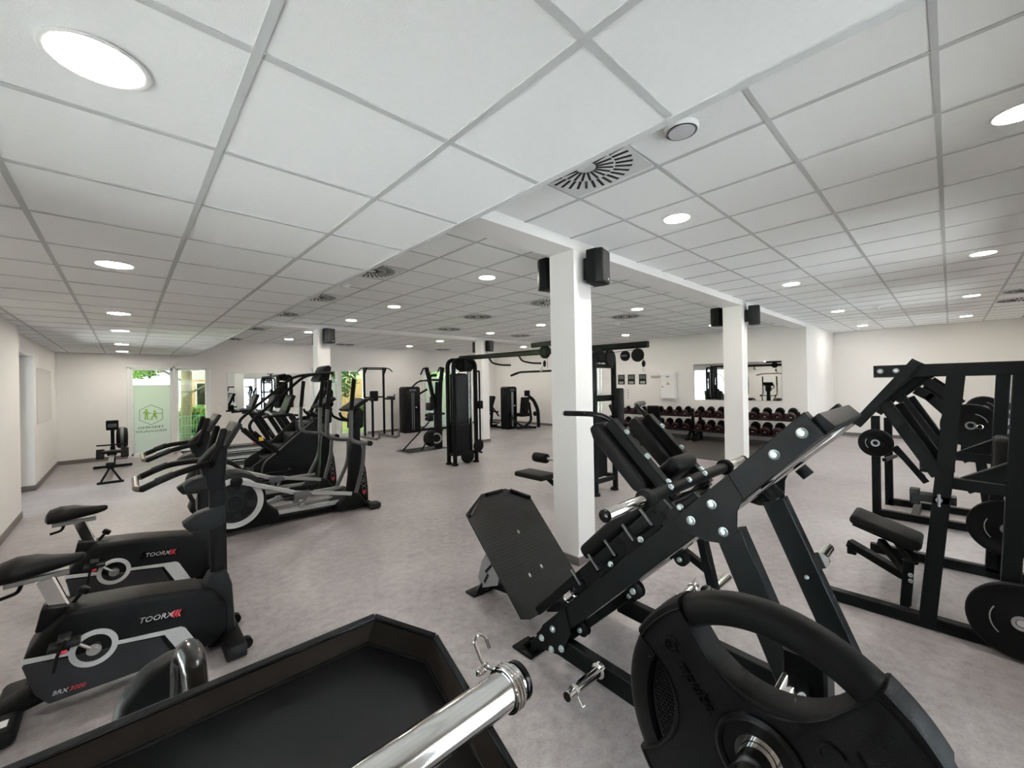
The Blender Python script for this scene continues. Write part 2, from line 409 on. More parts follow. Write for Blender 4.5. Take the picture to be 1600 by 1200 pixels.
struct(part('trim_4', MB().box(XE-0.03, XE+0.004, YB, YF, ZL-0.004, ZL+0.02), mat('trim_grey', (0.55, 0.56, 0.555), 0.6)))  # mid-grey edge strip, darker than the tiles
struct(part('roof', MB().box(-1.6, 15.6, -1.45, 14.2, ZW, ZW+9.0), WALL))  # unseen tall mass added so the garden lies out of the sun
struct(part('sun_shade_slab', MB().box(-1.6, 15.6, -3.6, -1.45, 2.62, 2.80), CEILP))  # unseen overhang added to keep direct sun off the back windows

# ------------------------------------------------------------------ downlights
def downlight(x, y, z, label):
    t = thing('ceiling_light', label, 'light', (x, y, z), 0, 'recessed round ceiling lights')
    for k, (nm, mk, mt) in enumerate((('trim_ring', lambda: MB().lathe([(0.108, 0.0), (0.110, -0.003), (0.104, -0.0045), (0.096, -0.003), (0.094, 0.0)], (0, 0, 0), (0, 0, 1), 32), WHT), ('diffuser', lambda: MB().lathe([(0.001, -0.0022), (0.095, -0.0022), (0.095, -0.0008), (0.001, -0.0008)], (0, 0, 0), (0, 0, 1), 28), LED))):
        if nm not in tile_me: tile_me[nm] = mk().mesh(nm, mt)
        obj(nm, tile_me[nm], t)
    return t
LOWY = [1.538, 3.979, 6.50, 8.40, 10.9, 12.9]
for k, y in enumerate(LOWY): downlight(-0.045, y, ZL, 'round recessed light in the lowered ceiling, %s from the viewer' % ('nearest' if k == 0 else ORD[k]))
rows = [('rightmost row', [(3.29, -0.26), (6.78, -0.26), (10.25, -0.26), (13.70, -0.26)]),
        ('row right of the near beam', [(3.28, 1.505), (6.80, 1.505), (10.36, 1.515), (13.8, 1.52)]),
        ('row left of the near beam', [(3.287, 3.92), (6.865, 3.92), (10.43, 3.92)]),
        ('row above the cable station', [(3.30, 6.37), (6.95, 6.40), (10.49, 6.37)]),
        ('row in front of the rear beam', [(3.32, 8.22), (7.0, 8.25), (10.55, 8.25)]),
        ('row just behind the rear beam', [(3.26, 10.62), (7.02, 10.66), (10.68, 10.72)]),
        ('row along the far wall', [(3.31, 12.5), (7.08, 12.62), (10.71, 12.6)])]
for rn, ps in rows:
    for k, (x, y) in enumerate(ps): downlight(x, y, ZM, 'round recessed light, %s, %s from the lowered ceiling' % (rn, ORD[k]))
# ------------------------------------------------------------------ swirl vents
DKSLOT = mat('vent_slot_black', (0.008, 0.008, 0.008), 0.8, var=0.1)
slot_in = MB().box(0.06, 0.165, -0.008, 0.008, -0.0045, -0.001).mesh('slot', DKSLOT)
slot_out = MB().box(0.175, 0.275, -0.009, 0.009, -0.0045, -0.001).mesh('slot', DKSLOT)
def vent(x, y, label, near=False):
    t = thing('ceiling_vent', label, 'vent', (x, y, ZM), 0, 'swirl air vents in the main ceiling')
    part('vent_plate', MB().box(-0.292, 0.292, -0.292, 0.292, -0.0025, 0.006, 0.002), mat('vent_plate', (0.62, 0.63, 0.63), 0.45, var=0.02), t)
    N, n = 30, 20
    if near:
        for k in range(N):
            o = obj('slot', slot_out, t); o.rotation_euler = (0, 0, 2*PI*k/N)
        for k in range(n):
            o = obj('slot', slot_in, t); o.rotation_euler = (0, 0, 2*PI*(k+0.5)/n)
    else:
        mb = MB()
        for a, b, w, q in ((0.175, 0.275, 0.009, 28), (0.06, 0.165, 0.009, 18)):
            for k in range(q):
                c, s = math.cos(2*PI*k/q), math.sin(2*PI*k/q)
                mb.add([(c*u-s*v, s*u+c*v, zz) for zz in (-0.0045, -0.001) for u, v in ((a, -w), (b, -w), (b, w), (a, w))], [(0, 3, 2, 1), (4, 5, 6, 7), (0, 1, 5, 4), (1, 2, 6, 5), (2, 3, 7, 6), (3, 0, 4, 7)])
        part('slot_ring', mb, DKSLOT, t)['kind'] = 'stuff'
VL = [(2.07, 1.51, 'large square swirl vent beside the lowered ceiling edge, nearest to the viewer'),
      (2.06, 4.53, 'swirl vent along the lowered ceiling edge, second from the viewer'), (2.06, 6.37, 'swirl vent along the lowered ceiling edge, third from the viewer'),
      (2.06, 8.22, 'swirl vent along the lowered ceiling edge, just before the rear beam'), (2.04, 10.65, 'swirl vent along the lowered ceiling edge, just behind the rear beam'),
      (2.04, 13.21, 'swirl vent along the lowered ceiling edge, at the far wall'), (5.08, 6.37, 'swirl vent above the cable station left tower'),
      (5.68, 8.22, 'swirl vent in front of the rear beam, left of the middle pillar'), (8.07, 8.22, 'swirl vent in front of the rear beam, right of the middle pillar'),
      (5.08, 4.53, 'swirl vent partly hidden behind the near pillar'), (7.46, 4.53, 'swirl vent seen between the near pillar and the right pillar'),
      (10.3, -0.86, 'nearer swirl vent of the pair at the right edge'), (11.5, -0.86, 'farther swirl vent of the pair at the right edge'),
      (5.13, 13.21, 'swirl vent at the far wall above the terrace door'), (8.84, 13.21, 'swirl vent at the far wall above the upright ski trainer')]
for k, (x, y, l) in enumerate(VL): vent(x, y, l, k < 2)
# emergency lamp and detectors
t = thing('emergency_light', 'round white emergency lamp with dark rim beside the nearest swirl vent', 'lamp', (2.12, 0.94, ZM))
part('housing', MB().lathe([(0.085, 0), (0.086, -0.016), (0.080, -0.024), (0.01, -0.024)], (0, 0, 0), (0, 0, 1), 28), WHT, t)
part('rim', MB().torus((0, 0, -0.023), (0, 0, 1), 0.072, 0.005, 32), mat('dark_rim', (0.06, 0.06, 0.06), 0.4), t)
part('lens', MB().lathe([(0.068, -0.022), (0.064, -0.030), (0.04, -0.034), (0.005, -0.035)], (0, 0, 0), (0, 0, 1), 24), mat('lens_grey', (0.5, 0.51, 0.52), 0.15, coat=0.5), t)
for x, y, l in ((2.10, 5.36, 'small round detector by the lowered ceiling edge between vents'), (10.4, 0.94, 'small round detector near the far right end wall'), (8.2, 5.2, 'small white detector on the ceiling right of the near pillar')):
    t = thing('smoke_detector', l, 'detector', (x, y, ZM), 0, 'ceiling detectors')
    part('detector_base', MB().lathe([(0.06, 0), (0.062, -0.015), (0.05, -0.02)], (0, 0, 0), (0, 0, 1), 20), WHT, t)
    part('detector_dome', MB().lathe([(0.045, -0.018), (0.04, -0.04), (0.01, -0.047)], (0, 0, 0), (0, 0, 1), 18), WHT, t)

# ------------------------------------------------------------------ speakers on the pillars
def speaker(x, y, sgn, z, label, rz):
    t = thing('wall_speaker', label, 'speaker', (x, y, z), rz, 'black loudspeakers on the pillars')
    # local: front faces -y, back at y=0
    part('bracket', MB().box(-0.03, 0.03, -0.05, 0.0, -0.10, 0.10, 0.004), BLK, t)
    part('cabinet', MB().prism([(-0.10, -0.055), (0.10, -0.055), (0.115, -0.15), (0.09, -0.215), (-0.09, -0.215), (-0.115, -0.15)], (0, 0, 0), (1, 0, 0), (0, 1, 0), 0.31, 0.01), PLAS, t)
    part('grille', MB().rbox((0, -0.216, 0), (0.165, 0.012, 0.285), 0.005), mat('grille_cloth', (0.02, 0.02, 0.02), 0.7, bump=0.6, bscale=600), t)
    part('badge', MB().box(0.02, 0.045, -0.225, -0.221, -0.125, -0.105, 0.002), LGRAY, t)
desc = {'pillar_near': 'nearest pillar', 'pillar_right': 'pillar in front of the dumbbell racks', 'pillar_middle': 'pillar behind the cable station', 'pillar_left': 'pillar behind the stair climber'}
for nm, x, y in pillars:
    speaker(x+0.16, y, -1, 2.76 if y == Y1 else 2.77, 'black loudspeaker on the right side of the %s' % desc[nm], math.radians(14))
    speaker(x+0.12, y+0.30, 1, 2.79 if y == Y1 else 2.77, 'black loudspeaker on the left side of the %s' % desc[nm], PI-math.radians(10))

# ------------------------------------------------------------------ windows
FRAME = mat('white_window_frame', (0.78, 0.79, 0.78), 0.35, var=0.02)
def window(name, x0, x1, y, z1, split, frosted, zfr=1.72, film=FROST):
    """window in a wall of constant y; split = x of the mullion; frosted = 'L','R','LR',''"""
    root = struct(obj(name, MB().bar((x0+0.03, y, 0.02), (x1-0.03, y, 0.02), 0.07, 0.05).bar((x0, y, z1-0.03), (x1, y, z1-0.03), 0.07, 0.06).bar((x0+0.03, y, 0), (x0+0.03, y, z1-0.03), 0.06, 0.07, up=(0, 1, 0)).bar((x1-0.03, y, 0), (x1-0.03, y, z1-0.03), 0.06, 0.07, up=(0, 1, 0)).bar((split, y, 0), (split, y, z1), 0.06, 0.07, up=(0, 1, 0)).mesh(name, FRAME)))
    for side, a, b in (('L', x0+0.06, split-0.03), ('R', split+0.03, x1-0.06)):
        w = 0.055; f = MB()
        f.bar((a, y-0.005, 0.045+w/2), (b, y-0.005, 0.045+w/2), 0.075, w).bar((a, y-0.005, z1-0.06-w/2), (b, y-0.005, z1-0.06-w/2), 0.075, w)
        f.bar((a+w/2, y-0.005, 0.05), (a+w/2, y-0.005, z1-0.06), w, 0.075, up=(0, 1, 0)).bar((b-w/2, y-0.005, 0.05), (b-w/2, y-0.005, z1-0.06), w, 0.075, up=(0, 1, 0))
        s = part('sash', f, FRAME, root)
        part('pane', MB().box(a+w, b-w, y-0.004, y+0.004, 0.045+w, z1-0.06-w), GLASSF if y > 0 else GLASS, s)
        if side in frosted: part('frosted_film', MB().box(a+w, b-w, y-0.0075, y-0.0055, 0.045+w, zfr), film, s)
        if side == 'R': part('handle', MB().box(a+0.015, a+0.04, y-0.07, y-0.043, 1.0, 1.14, 0.004).box(a+0.015, a+0.035, y-0.085, y-0.065, 1.1, 1.14, 0.004), WHT, s)
    return root
w1 = window('window_1', 0.02, 1.70, YF+0.03, 2.29, 0.93, 'L', 1.80)
window('window_2', 4.25, 6.12, YF+0.03, 2.29, 5.16, 'L', 1.80)
window('window_3', 8.35, 10.2, YF+0.03, 2.29, 9.75, 'L', 1.95)
for k, (a, b) in enumerate(BACKWIN): window('window_%d' % (k+4), a, b, YB-0.1, 2.30, (a+b)/2, 'LR', 1.9, FROSTB)
# left wall window
f = MB().bar((-1.36, LW0-0.06, 2.27), (-1.36, LW1, 2.27), 0.07, 0.06).bar((-1.36, LW0-0.06, 0.03), (-1.36, LW1, 0.03), 0.07, 0.06)
for yy in (LW0-0.03, (LW0+LW1)/2, LW1-0.03): f.bar((-1.36, yy, 0), (-1.36, yy, 2.3), 0.07, 0.06, up=(0, 1, 0))
wl = struct(part('window_8', f, FRAME))
part('pane', MB().box(-1.365, -1.355, LW0, LW1-0.06, 0.06, 2.24), GLASS, wl)
f = MB().bar((-1.36, LN0, 2.27), (-1.36, LN1, 2.27), 0.07, 0.06).bar((-1.36, LN0, 0.03), (-1.36, LN1, 0.03), 0.07, 0.06)
for yy in (LN0+0.03, (LN0+LN1)/2, LN1-0.03): f.bar((-1.36, yy, 0), (-1.36, yy, 2.3), 0.07, 0.06, up=(0, 1, 0))
wl = struct(part('window_9', f, FRAME))  # unseen second window, added to light pillar faces and near ceiling
part('pane', MB().box(-1.365, -1.355, LN0+0.06, LN1-0.06, 0.06, 2.24), GLASSF, wl)
# print on the frosted film of window 1 (read from outside, so mirrored in here)
fy = YF+0.03-0.009; cx = 0.465; cz = 1.045
dec = obj('film_print', MB().add([(cx+r*math.sin(k*PI/3)*1.0, fy, cz+r*math.cos(k*PI/3)) for r in (0.262, 0.246) for k in range(6)], [(k, (k+1) % 6, 6+(k+1) % 6, 6+k) for k in range(6)]).mesh('film_print', GRNL), w1)
g = MB()
def blob(pts): g.add([(cx-u, fy-0.0005, cz+w) for u, w in pts], [tuple(range(len(pts)))])
def disc(u, w, r): blob([(u+r*math.cos(2*PI*k/12), w+r*math.sin(2*PI*k/12)) for k in range(12)])
disc(0.09, 0.125, 0.027); blob([(0.125, 0.095), (0.055, 0.095), (0.06, 0.0), (0.12, 0.0)])
blob([(0.12, 0.01), (0.092, 0.01), (0.10, -0.125), (0.128, -0.125)]); blob([(0.088, 0.01), (0.06, 0.01), (0.055, -0.125), (0.083, -0.125)])
blob([(0.06, 0.06), (0.06, 0.035), (-0.01, 0.025), (-0.01, 0.045)]); blob([(0.125, 0.09), (0.165, 0.05), (0.15, 0.035), (0.12, 0.06)])
disc(-0.07, 0.08, 0.026); blob([(-0.035, 0.05), (-0.10, 0.05), (-0.09, -0.05), (-0.03, -0.05)])
blob([(-0.03, -0.03), (-0.03, -0.06), (-0.115, -0.06), (-0.115, -0.03)]); blob([(-0.09, -0.05), (-0.115, -0.05), (-0.11, -0.125), (-0.085, -0.125)]); blob([(-0.03, -0.05), (0.0, -0.05), (0.0, -0.125), (-0.03, -0.125)])
blob([(-0.09, 0.04), (-0.09, 0.015), (-0.19, 0.02), (-0.19, 0.035)]); disc(-0.195, 0.027, 0.016); blob([(0.06, -0.11), (0.06, -0.125), (-0.03, -0.125), (-0.03, -0.11)])
obj('film_print', g.mesh('film_print', GREEN), w1)
for body, sz, z, w in (('TRENING', 0.088, 0.70, 0.50), ('PERSONALNY', 0.078, 0.605, 0.60)):
    tm = text_mb(body, sz, (0, 0, 0), (-1, 0, 0), (0, 0, 1), 0.001); k = w/tm.width
    tm.v = [V(cx+w/2+p.x*k, fy-0.0008+p.y*0.3, z+p.z) for p in tm.v]
    obj('film_print', tm.mesh('film_print', DKTXT), w1)

# ------------------------------------------------------------------ mirrors
def mirror(name, label, mb_glass, mb_edge):
    t = part(name, mb_edge, STEEL); tag(t, label, 'mirror', 'wall mirrors'); part('glass', mb_glass, MIR, t); return t
mirror('wall_mirror', 'wide frameless mirror on the far wall behind the treadmills', MB().box(2.09, 4.12, YF-0.009, YF-0.007, 1.06, 2.10), MB().box(2.085, 4.125, YF-0.007, YF-0.001, 1.055, 2.105))
mirror('wall_mirror', 'frameless mirror on the right wall above the dumbbell racks', MB().box(XR-0.009, XR-0.007, 2.89, 5.08, 1.125, 2.135), MB().box(XR-0.007, XR-0.001, 2.885, 5.085, 1.12, 2.14))
mirror('wall_mirror', 'mirror on the left wall seen at a flat angle past the side window', MB().box(XLF+0.007, XLF+0.009, 11.06, 12.98, 1.115, 2.105), MB().box(XLF+0.001, XLF+0.007, 11.055, 12.985, 1.11, 2.11))

# ------------------------------------------------------------------ wall fixtures on the right wall
tx = XR-0.001
for k, y in enumerate((7.47, 7.10, 6.70)):
    p = part('poster', MB().box(tx-0.014, tx, y-0.125, y+0.125, 1.58, 1.90, 0.002), BLK2); tag(p, 'small black framed poster, %s of the three on the right wall' % ('leftmost', 'middle one', 'rightmost')[k], 'poster', 'three black posters')
    part('picture', MB().box(tx-0.016, tx-0.0145, y-0.10, y+0.10, 1.75, 1.87), mat('poster_grey', (0.10, 0.11, 0.10), 0.6, var=0.6, vscale=12), p)
    part('picture', MB().box(tx-0.016, tx-0.0145, y-0.085, y+0.085, 1.60, 1.68), mat('poster_pale', (0.30, 0.30, 0.28), 0.6, var=0.3, vscale=15), p)
t = thing('electrical_cabinet', 'white electrical cabinet with warning triangle on the right wall', 'cabinet', (XR-0.06, 5.80, 1.05), 0, world=True)
part('cabinet_body', MB().box(XR-0.10, XR-0.001, 5.60, 6.05, 1.13, 1.93, 0.004), WHT, t)
d = part('cabinet_door', MB().box(XR-0.115, XR-0.10, 5.62, 6.03, 1.16, 1.87, 0.004), WHT, t)
sub('warning_triangle', MB().add([(XR-0.117, 5.86, 1.56), (XR-0.117, 5.76, 1.56), (XR-0.117, 5.81, 1.65), (XR-0.1165, 5.86, 1.56), (XR-0.1165, 5.76, 1.56), (XR-0.1165, 5.81, 1.65)], [(0, 1, 2), (3, 5, 4), (0, 3, 4, 1), (1, 4, 5, 2), (2, 5, 3, 0)]), mat('warning_ochre', (0.42, 0.22, 0.08), 0.6), d)
sub('maker_plate', MB().box(XR-0.117, XR-0.115, 5.77, 5.87, 1.79, 1.815), GRAYP, d); sub('lock', MB().cyl((XR-0.125, 5.98, 1.50), (XR-0.114, 5.98, 1.50), 0.02, 12), GRAYP, d)
t = thing('wall_lettering', 'small dark lettering on the right wall left of the cabinet', 'lettering', (XR, 6.35, 1.8), 0, world=True)
for k in range(6): part('letter', MB().box(XR-0.006, XR-0.001, 6.38-k*0.055, 6.38-k*0.055+0.03, 1.76+0.02*(k in (0, 5)), 1.84-0.01*(k % 2)), mat('letter_grey', (0.22, 0.19, 0.17), 0.6), t)
t = thing('socket_column', 'column of white wall sockets left of the dumbbell racks', 'socket', (XR, 7.22, 1.2), 0, world=True)
for k in range(4):
    s = part('socket_plate', MB().box(XR-0.014, XR-0.001, 7.18, 7.26, 1.10+0.085*k, 1.18+0.085*k, 0.003), WHT, t)
    sub('socket_hole', MB().cyl((XR-0.0155, 7.22, 1.14+0.085*k), (XR-0.012, 7.22, 1.14+0.085*k), 0.022, 12), GRAYP, s)
# switch plate on far wall
tag(part('wall_switch', MB().box(1.86, 1.94, YF-0.012, YF-0.001, 1.10, 1.18, 0.003).box(1.875, 1.925, YF-0.016, YF-0.011, 1.115, 1.165, 0.002), WHT), 'white wall switch right of the printed terrace window', 'switch')

# ================================================================== OUTSIDE
GRASS = mat('grass', (0.16, 0.25, 0.07), 0.9, var=0.5, vscale=3, bump=0.5)
BARK = mat('bark', (0.17, 0.14, 0.12), 0.9, var=0.4, vscale=9, bump=0.8, bscale=30)
LEAF = mat('leaves_green', (0.20, 0.33, 0.09), 0.7, var=0.5, vscale=4)
LEAF2 = mat('leaves_dark', (0.07, 0.14, 0.06), 0.7, var=0.5, vscale=4)
tag(part('bounce_paving', MB().box(-1.6, 40, -45, -1.45, -0.12, -0.05), mat('pale_bounce_ground', (0.54, 0.55, 0.56), 0.8, var=0.1, vscale=2)), 'unseen paving outside the back wall, made pale to bounce sunlight in', 'paving')['kind'] = 'stuff'  # ground behind the viewer, pale so sun bounces onto the ceiling
tag(part('bounce_cut_gravel', MB().box(-25, -1.6, -45, 14.2, -0.12, -0.05), mat('dim_bounce_grey', (0.12, 0.12, 0.122), 0.9, var=0.3, vscale=20)), 'unseen gravel outside the left wall, kept dark to cut bounced light', 'gravel')['kind'] = 'stuff'  # ground darkened to weaken the bounce through the added left window
tag(part('lawn', MB().box(-25, 40, 14.2, 60, -0.12, -0.062), GRASS), 'green lawn outside the windows', 'lawn')['kind'] = 'stuff'
def foliage(c, r, n, sz, seed):
    rd = random.Random(seed); mb = MB()
    for _ in range(n):
        while True:
            p = V(rd.uniform(-1, 1), rd.uniform(-1, 1), rd.uniform(-1, 1))
            if p.length < 1: break
        q = V(c[0]+p.x*r[0], c[1]+p.y*r[1], c[2]+p.z*r[2])
        a = V(rd.uniform(-1, 1), rd.uniform(-1, 1), rd.uniform(-1, 1)).normalized(); b = a.cross(V(rd.uniform(-1, 1), rd.uniform(-1, 1), 0.3)).normalized(); s = sz*rd.uniform(0.6, 1.3)
        mb.add([q+a*s, q+b*s*0.5, q-a*s, q-b*s*0.5], [(0, 1, 2, 3)])
    return mb
def tree(x, y, h, r, label, lm, crown, n=900, sz=0.14, seed=1):
    t = thing('garden_tree', label, 'tree', (x, y, -0.06), 0, 'trees in the garden', world=True)
    mb = MB().tube([(x, y, -0.06), (x+0.05, y, h*0.5), (x-0.03, y, h)], r, 10, 0.5)
    for k in range(6):
        a = k*2.4; z = h*(0.35+0.1*k); mb.tube([(x, y, z), (x+math.cos(a)*0.7, y+math.sin(a)*0.4, z+0.4), (x+math.cos(a)*1.5, y+math.sin(a)*0.8, z+0.6)], r*0.25, 6, 0.2)
    part('trunk', mb, BARK, t)
    f = part('foliage', foliage(crown[:3], crown[3:], n, sz, seed), lm, t); f['kind'] = 'stuff'
tree(1.42, 17.2, 4.2, 0.15, 'thick tree trunk close outside the printed window', LEAF, (0.25, 17.9, 2.55, 0.85, 0.5, 0.55), 1500, 0.07, 3)
tree(6.2, 18.2, 3.5, 0.08, 'leafy tree outside the terrace door beside the stair climber', LEAF2, (6.3, 18.4, 2.3, 1.4, 0.9, 1.4), 1500, 0.12, 4)
tree(11.5, 18.5, 3.2, 0.08, 'pale green tree outside the third window', LEAF, (11.4, 18.4, 2.7, 1.8, 0.9, 1.2), 1200, 0.12, 5)
for k, (x, y, s, l, lm) in enumerate(((1.72, 17.9, 0.75, 'low conifer bush beside the thick trunk', LEAF), (2.6, 19.0, 0.8, 'dark evergreen bush behind the low conifer', LEAF2), (7.6, 17.6, 0.6, 'round bush outside the terrace door', LEAF))):
    t = thing('garden_bush', l, 'bush', (x, y, -0.06), 0, 'bushes in the garden', world=True)
    part('stem', MB().tube([(x, y, -0.06), (x, y, s)], 0.04, 6), BARK, t)
    part('foliage', foliage((x, y, s*0.75), (s*0.9, s*0.6, s*0.75), 900, 0.09, 20+k), lm, t)['kind'] = 'stuff'
FEN = mat('fence_green', (0.10, 0.34, 0.24), 0.5, var=0.1)
t = thing('mesh_fence', 'green wire mesh fence outside the printed window', 'fence', (2.0, 16.2, -0.06), 0, world=True)
f = MB()
for k in range(60): f.bar((0.7+k*0.07, 16.2, -0.06), (0.7+k*0.07, 16.2, 0.85), 0.012, 0.012)
for z in (0.05, 0.3, 0.55, 0.84): f.bar((0.7, 16.2, z), (4.9, 16.2, z), 0.014, 0.02)
part('mesh_panel', f, FEN, t)
for x in (0.7, 2.8, 4.9): part('post', MB().bar((x, 16.2, -0.06), (x, 16.2, 0.95), 0.05, 0.05), FEN, t)
t = thing('neighbour_house', 'pale orange and white house seen through the door pane', 'house', (4.0, 21.5, -0.06), 0, world=True)
part('wall', MB().box(1.75, 9, 21, 23.5, -0.06, 3.1), mat('house_orange', (0.62, 0.36, 0.24), 0.8, var=0.05), t)
part('wall_band', MB().box(1.70, 9.05, 20.95, 23.5, 2.05, 2.40), mat('house_white', (0.78, 0.78, 0.77), 0.8, var=0.03), t)
part('roof', MB().prism([(1.4, 3.1), (9.4, 3.1), (5.4, 4.6)], (0, 22.2, 0), (1, 0, 0), (0, 0, 1), 2.8), mat('house_roof', (0.30, 0.12, 0.09), 0.8, var=0.2), t)
for x in (2.05, 3.6, 5.2, 7): w = part('window', MB().box(x, x+0.75, 20.9, 20.99, 0.95, 1.95), FRAME, t); sub('pane', MB().box(x+0.06, x+0.69, 20.87, 20.91, 1.01, 1.89), SCRN, w)
# ================================================================== CARDIO MACHINES
def loftsec(mb, secs, n=14, p=2.6):
    """sections along x: (x, yc, zc, halfwidth, halfheight)"""
    rings = []
    for x, yc, zc, a, b in secs:
        rr = []
        for k in range(n):
            t = 2*PI*k/n; c, s = math.cos(t), math.sin(t)
            rr.append((x, yc+a*math.copysign(abs(c)**(2/p), c), zc+b*math.copysign(abs(s)**(2/p), s)))
        rings.append(rr)
    return mb.loft(rings)
# ------------------------------------------------------------------ upright bike (faces +x, near side is -y)
def make_bike(label):
    t = thing('upright_bike', label, 'exercise bike', (0, 3.34, 0), 0, 'upright exercise bikes')
    W = 0.25; ny = -W/2
    prof = [(-0.375, 0.15), (-0.325, 0.075), (0.10, 0.065), (0.39, 0.065), (0.46, 0.13), (0.455, 0.30), (0.40, 0.41), (0.30, 0.45), (0.02, 0.50), (-0.24, 0.53), (-0.33, 0.45), (-0.405, 0.335)]
    b = part('body_shell', MB().prism(prof, (0, 0, 0), (1, 0, 0), (0, 0, 1), W, 0.035, 3), PLAS, t)
    part('lower_panel', MB().prism([(-0.36, 0.15), (-0.31, 0.08), (0.20, 0.078), (0.13, 0.235), (-0.06, 0.265), (-0.40, 0.315)], (0, ny-0.002, 0), (1, 0, 0), (0, 0, 1), 0.008, 0.003, 1), mat('navy_black_panel', (0.012, 0.013, 0.016), 0.45), t)
    # light grey stripe with ring
    c = (-0.143, ny-0.006, 0.297)
    part('stripe', MB().ring(c, (0, 1, 0), 0.070, 0.096, 0.008, 36).prism([(-0.402, 0.349), (-0.402, 0.325), (-0.232, 0.298), (-0.228, 0.320)], (0, ny-0.005, 0), (1, 0, 0), (0, 0, 1), 0.007).prism([(-0.056, 0.293), (-0.054, 0.274), (0.150, 0.241), (0.225, 0.093), (0.330, 0.072), (0.248, 0.240), (0.228, 0.257), (0.140, 0.267)], (0, ny-0.005, 0), (1, 0, 0), (0, 0, 1), 0.007), LGRAY, t)
    part('stripe', MB().ring((c[0], -c[1], c[2]), (0, 1, 0), 0.070, 0.096, 0.008, 36), LGRAY, t)
    part('logo_recess', MB().prism([(0.0, 0.345), (0.02, 0.395), (0.25, 0.365), (0.235, 0.315)], (0, ny-0.001, 0), (1, 0, 0), (0, 0, 1), 0.006, 0.002, 1), BLKG, t)
    U = V(1, 0, -0.12).normalized(); Wv = V(0.12, 0, 1).normalized()
    part('logo', text_mb('TOORX', 0.043, (0.035, ny-0.005, 0.352), U, Wv, 0.003, 0.2), LGRAY, t)
    ch = MB()
    for k in range(3):
        x = 0.182+0.014*k; z = 0.338-0.002*k
        ch.prism([(x, z), (x+0.014, z+0.021), (x+0.022, z+0.020), (x+0.009, z), (x+0.016, z-0.019), (x+0.008, z-0.019)], (0, ny-0.006, 0.008), (1, 0, 0), (0, 0, 1), 0.003)
    part('logo', ch, RED, t, 'red chevrons')
    tm = text_mb('BRX', 0.030, (-0.30, ny-0.008, 0.118), V(1, 0, -0.1), V(0.1, 0, 1), 0.003, 0.2); part('model_name', tm, LGRAY, t)
    part('model_name', text_mb('3000', 0.030, (-0.30+tm.width+0.004, ny-0.008, 0.113), V(1, 0, -0.1), V(0.1, 0, 1), 0.003, 0.2), RED, t)
    # cranks and pedals
    for s in (-1, 1):
        y = s*(W/2+0.02)
        e = V(-0.235, y, 0.385) if s < 0 else V(-0.05, y, 0.205)
        ck = part('crank', MB().cyl((-0.143, s*(W/2-0.01), 0.297), (-0.143, y+s*0.012, 0.297), 0.030, 20).bar((-0.143, y, 0.297), e, 0.014, 0.030, up=(0, 1, 0)).cyl((-0.143, y+s*0.012, 0.297), (-0.143, y+s*0.02, 0.297), 0.016, 16), STEEL, t)
        pd = part('pedal', MB().rbox(e+V(-0.01, s*0.065, 0.012), (0.115, 0.09, 0.024), 0.008).rbox(e+V(-0.01, s*0.065, 0.045), (0.05, 0.10, 0.012), 0.005), PLAS2, t)
        sub('strap_button', MB().rbox(e+V(-0.012, s*0.118, -0.005), (0.030, 0.012, 0.018), 0.005), RED, pd)
        sub('strap', MB().tube([e+V(0.0, s*0.11, 0.05), e+V(-0.03, s*0.125, 0.0), e+V(-0.045, s*0.12, -0.09)], 0.007, 6, 0.03), PLAS, pd)
    # stabilisers
    part('rear_stabiliser', loftsec(MB(), [(-0.30, 0, 0.11, 0.07, 0.05), (-0.40, 0, 0.09, 0.075, 0.05), (-0.49, 0, 0.06, 0.085, 0.04)]).rbox((-0.46, 0, 0.045), (0.11, 0.54, 0.075), 0.03, 3), PLAS, t)
    part('rear_stabiliser_label', MB().box(-0.49, -0.44, -0.20, -0.14, 0.083, 0.0845), WHT, t)
    part('front_stabiliser', MB().rbox((0.485, 0, 0.05), (0.115, 0.54, 0.085), 0.018, 2).rbox((0.44, 0, 0.07), (0.16, 0.12, 0.10), 0.02), PLAS, t)
    for s in (-1, 1):
        part('end_cap', MB().rbox((0.485, s*0.272, 0.05), (0.11, 0.02, 0.08), 0.008), PLAS2, t)
        part('transport_wheel', MB().cyl((0.55, s*0.17, 0.045), (0.55, s*0.21, 0.045), 0.035, 16), RUB, t)
    # mast shroud + mast
    part('mast_shroud', MB().prism([(0.33, 0.40), (0.39, 0.50), (0.47, 0.505), (0.50, 0.40), (0.515, 0.10), (0.44, 0.08)], (0, 0, 0), (1, 0, 0), (0, 0, 1), 0.15, 0.02), PLAS2, t)
    part('mast', MB().bar((0.435, 0, 0.45), (0.435, 0, 1.06), 0.07, 0.09, up=(1, 0, 0), ch=0.02), BLK, t)
    part('bottle_holder', MB().prism([(0.40, 0.775), (0.285, 0.785), (0.245, 0.845), (0.33, 0.90), (0.47, 0.93), (0.47, 0.80)], (0, 0, 0), (1, 0, 0), (0, 0, 1), 0.10, 0.012), PLAS2, t)
    part('tray', MB().prism([(0.27, 1.045), (0.255, 1.085), (0.30, 1.12), (0.37, 1.135), (0.38, 1.05)], (0, 0, 0), (1, 0, 0), (0, 0, 1), 0.12, 0.008), PLAS2, t)
    part('head', MB().prism([(0.39, 1.02), (0.47, 1.03), (0.49, 1.30), (0.46, 1.36), (0.40, 1.30), (0.33, 1.22), (0.36, 1.12)], (0, 0, 0), (1, 0, 0), (0, 0, 1), 0.12, 0.02), PLAS, t)
    cs = part('console', MB().prism([(0.455, 1.325), (0.475, 1.305), (0.56, 1.455), (0.535, 1.47)], (0, 0, 0), (1, 0, 0), (0, 0, 1), 0.30, 0.006), PLAS2, t)
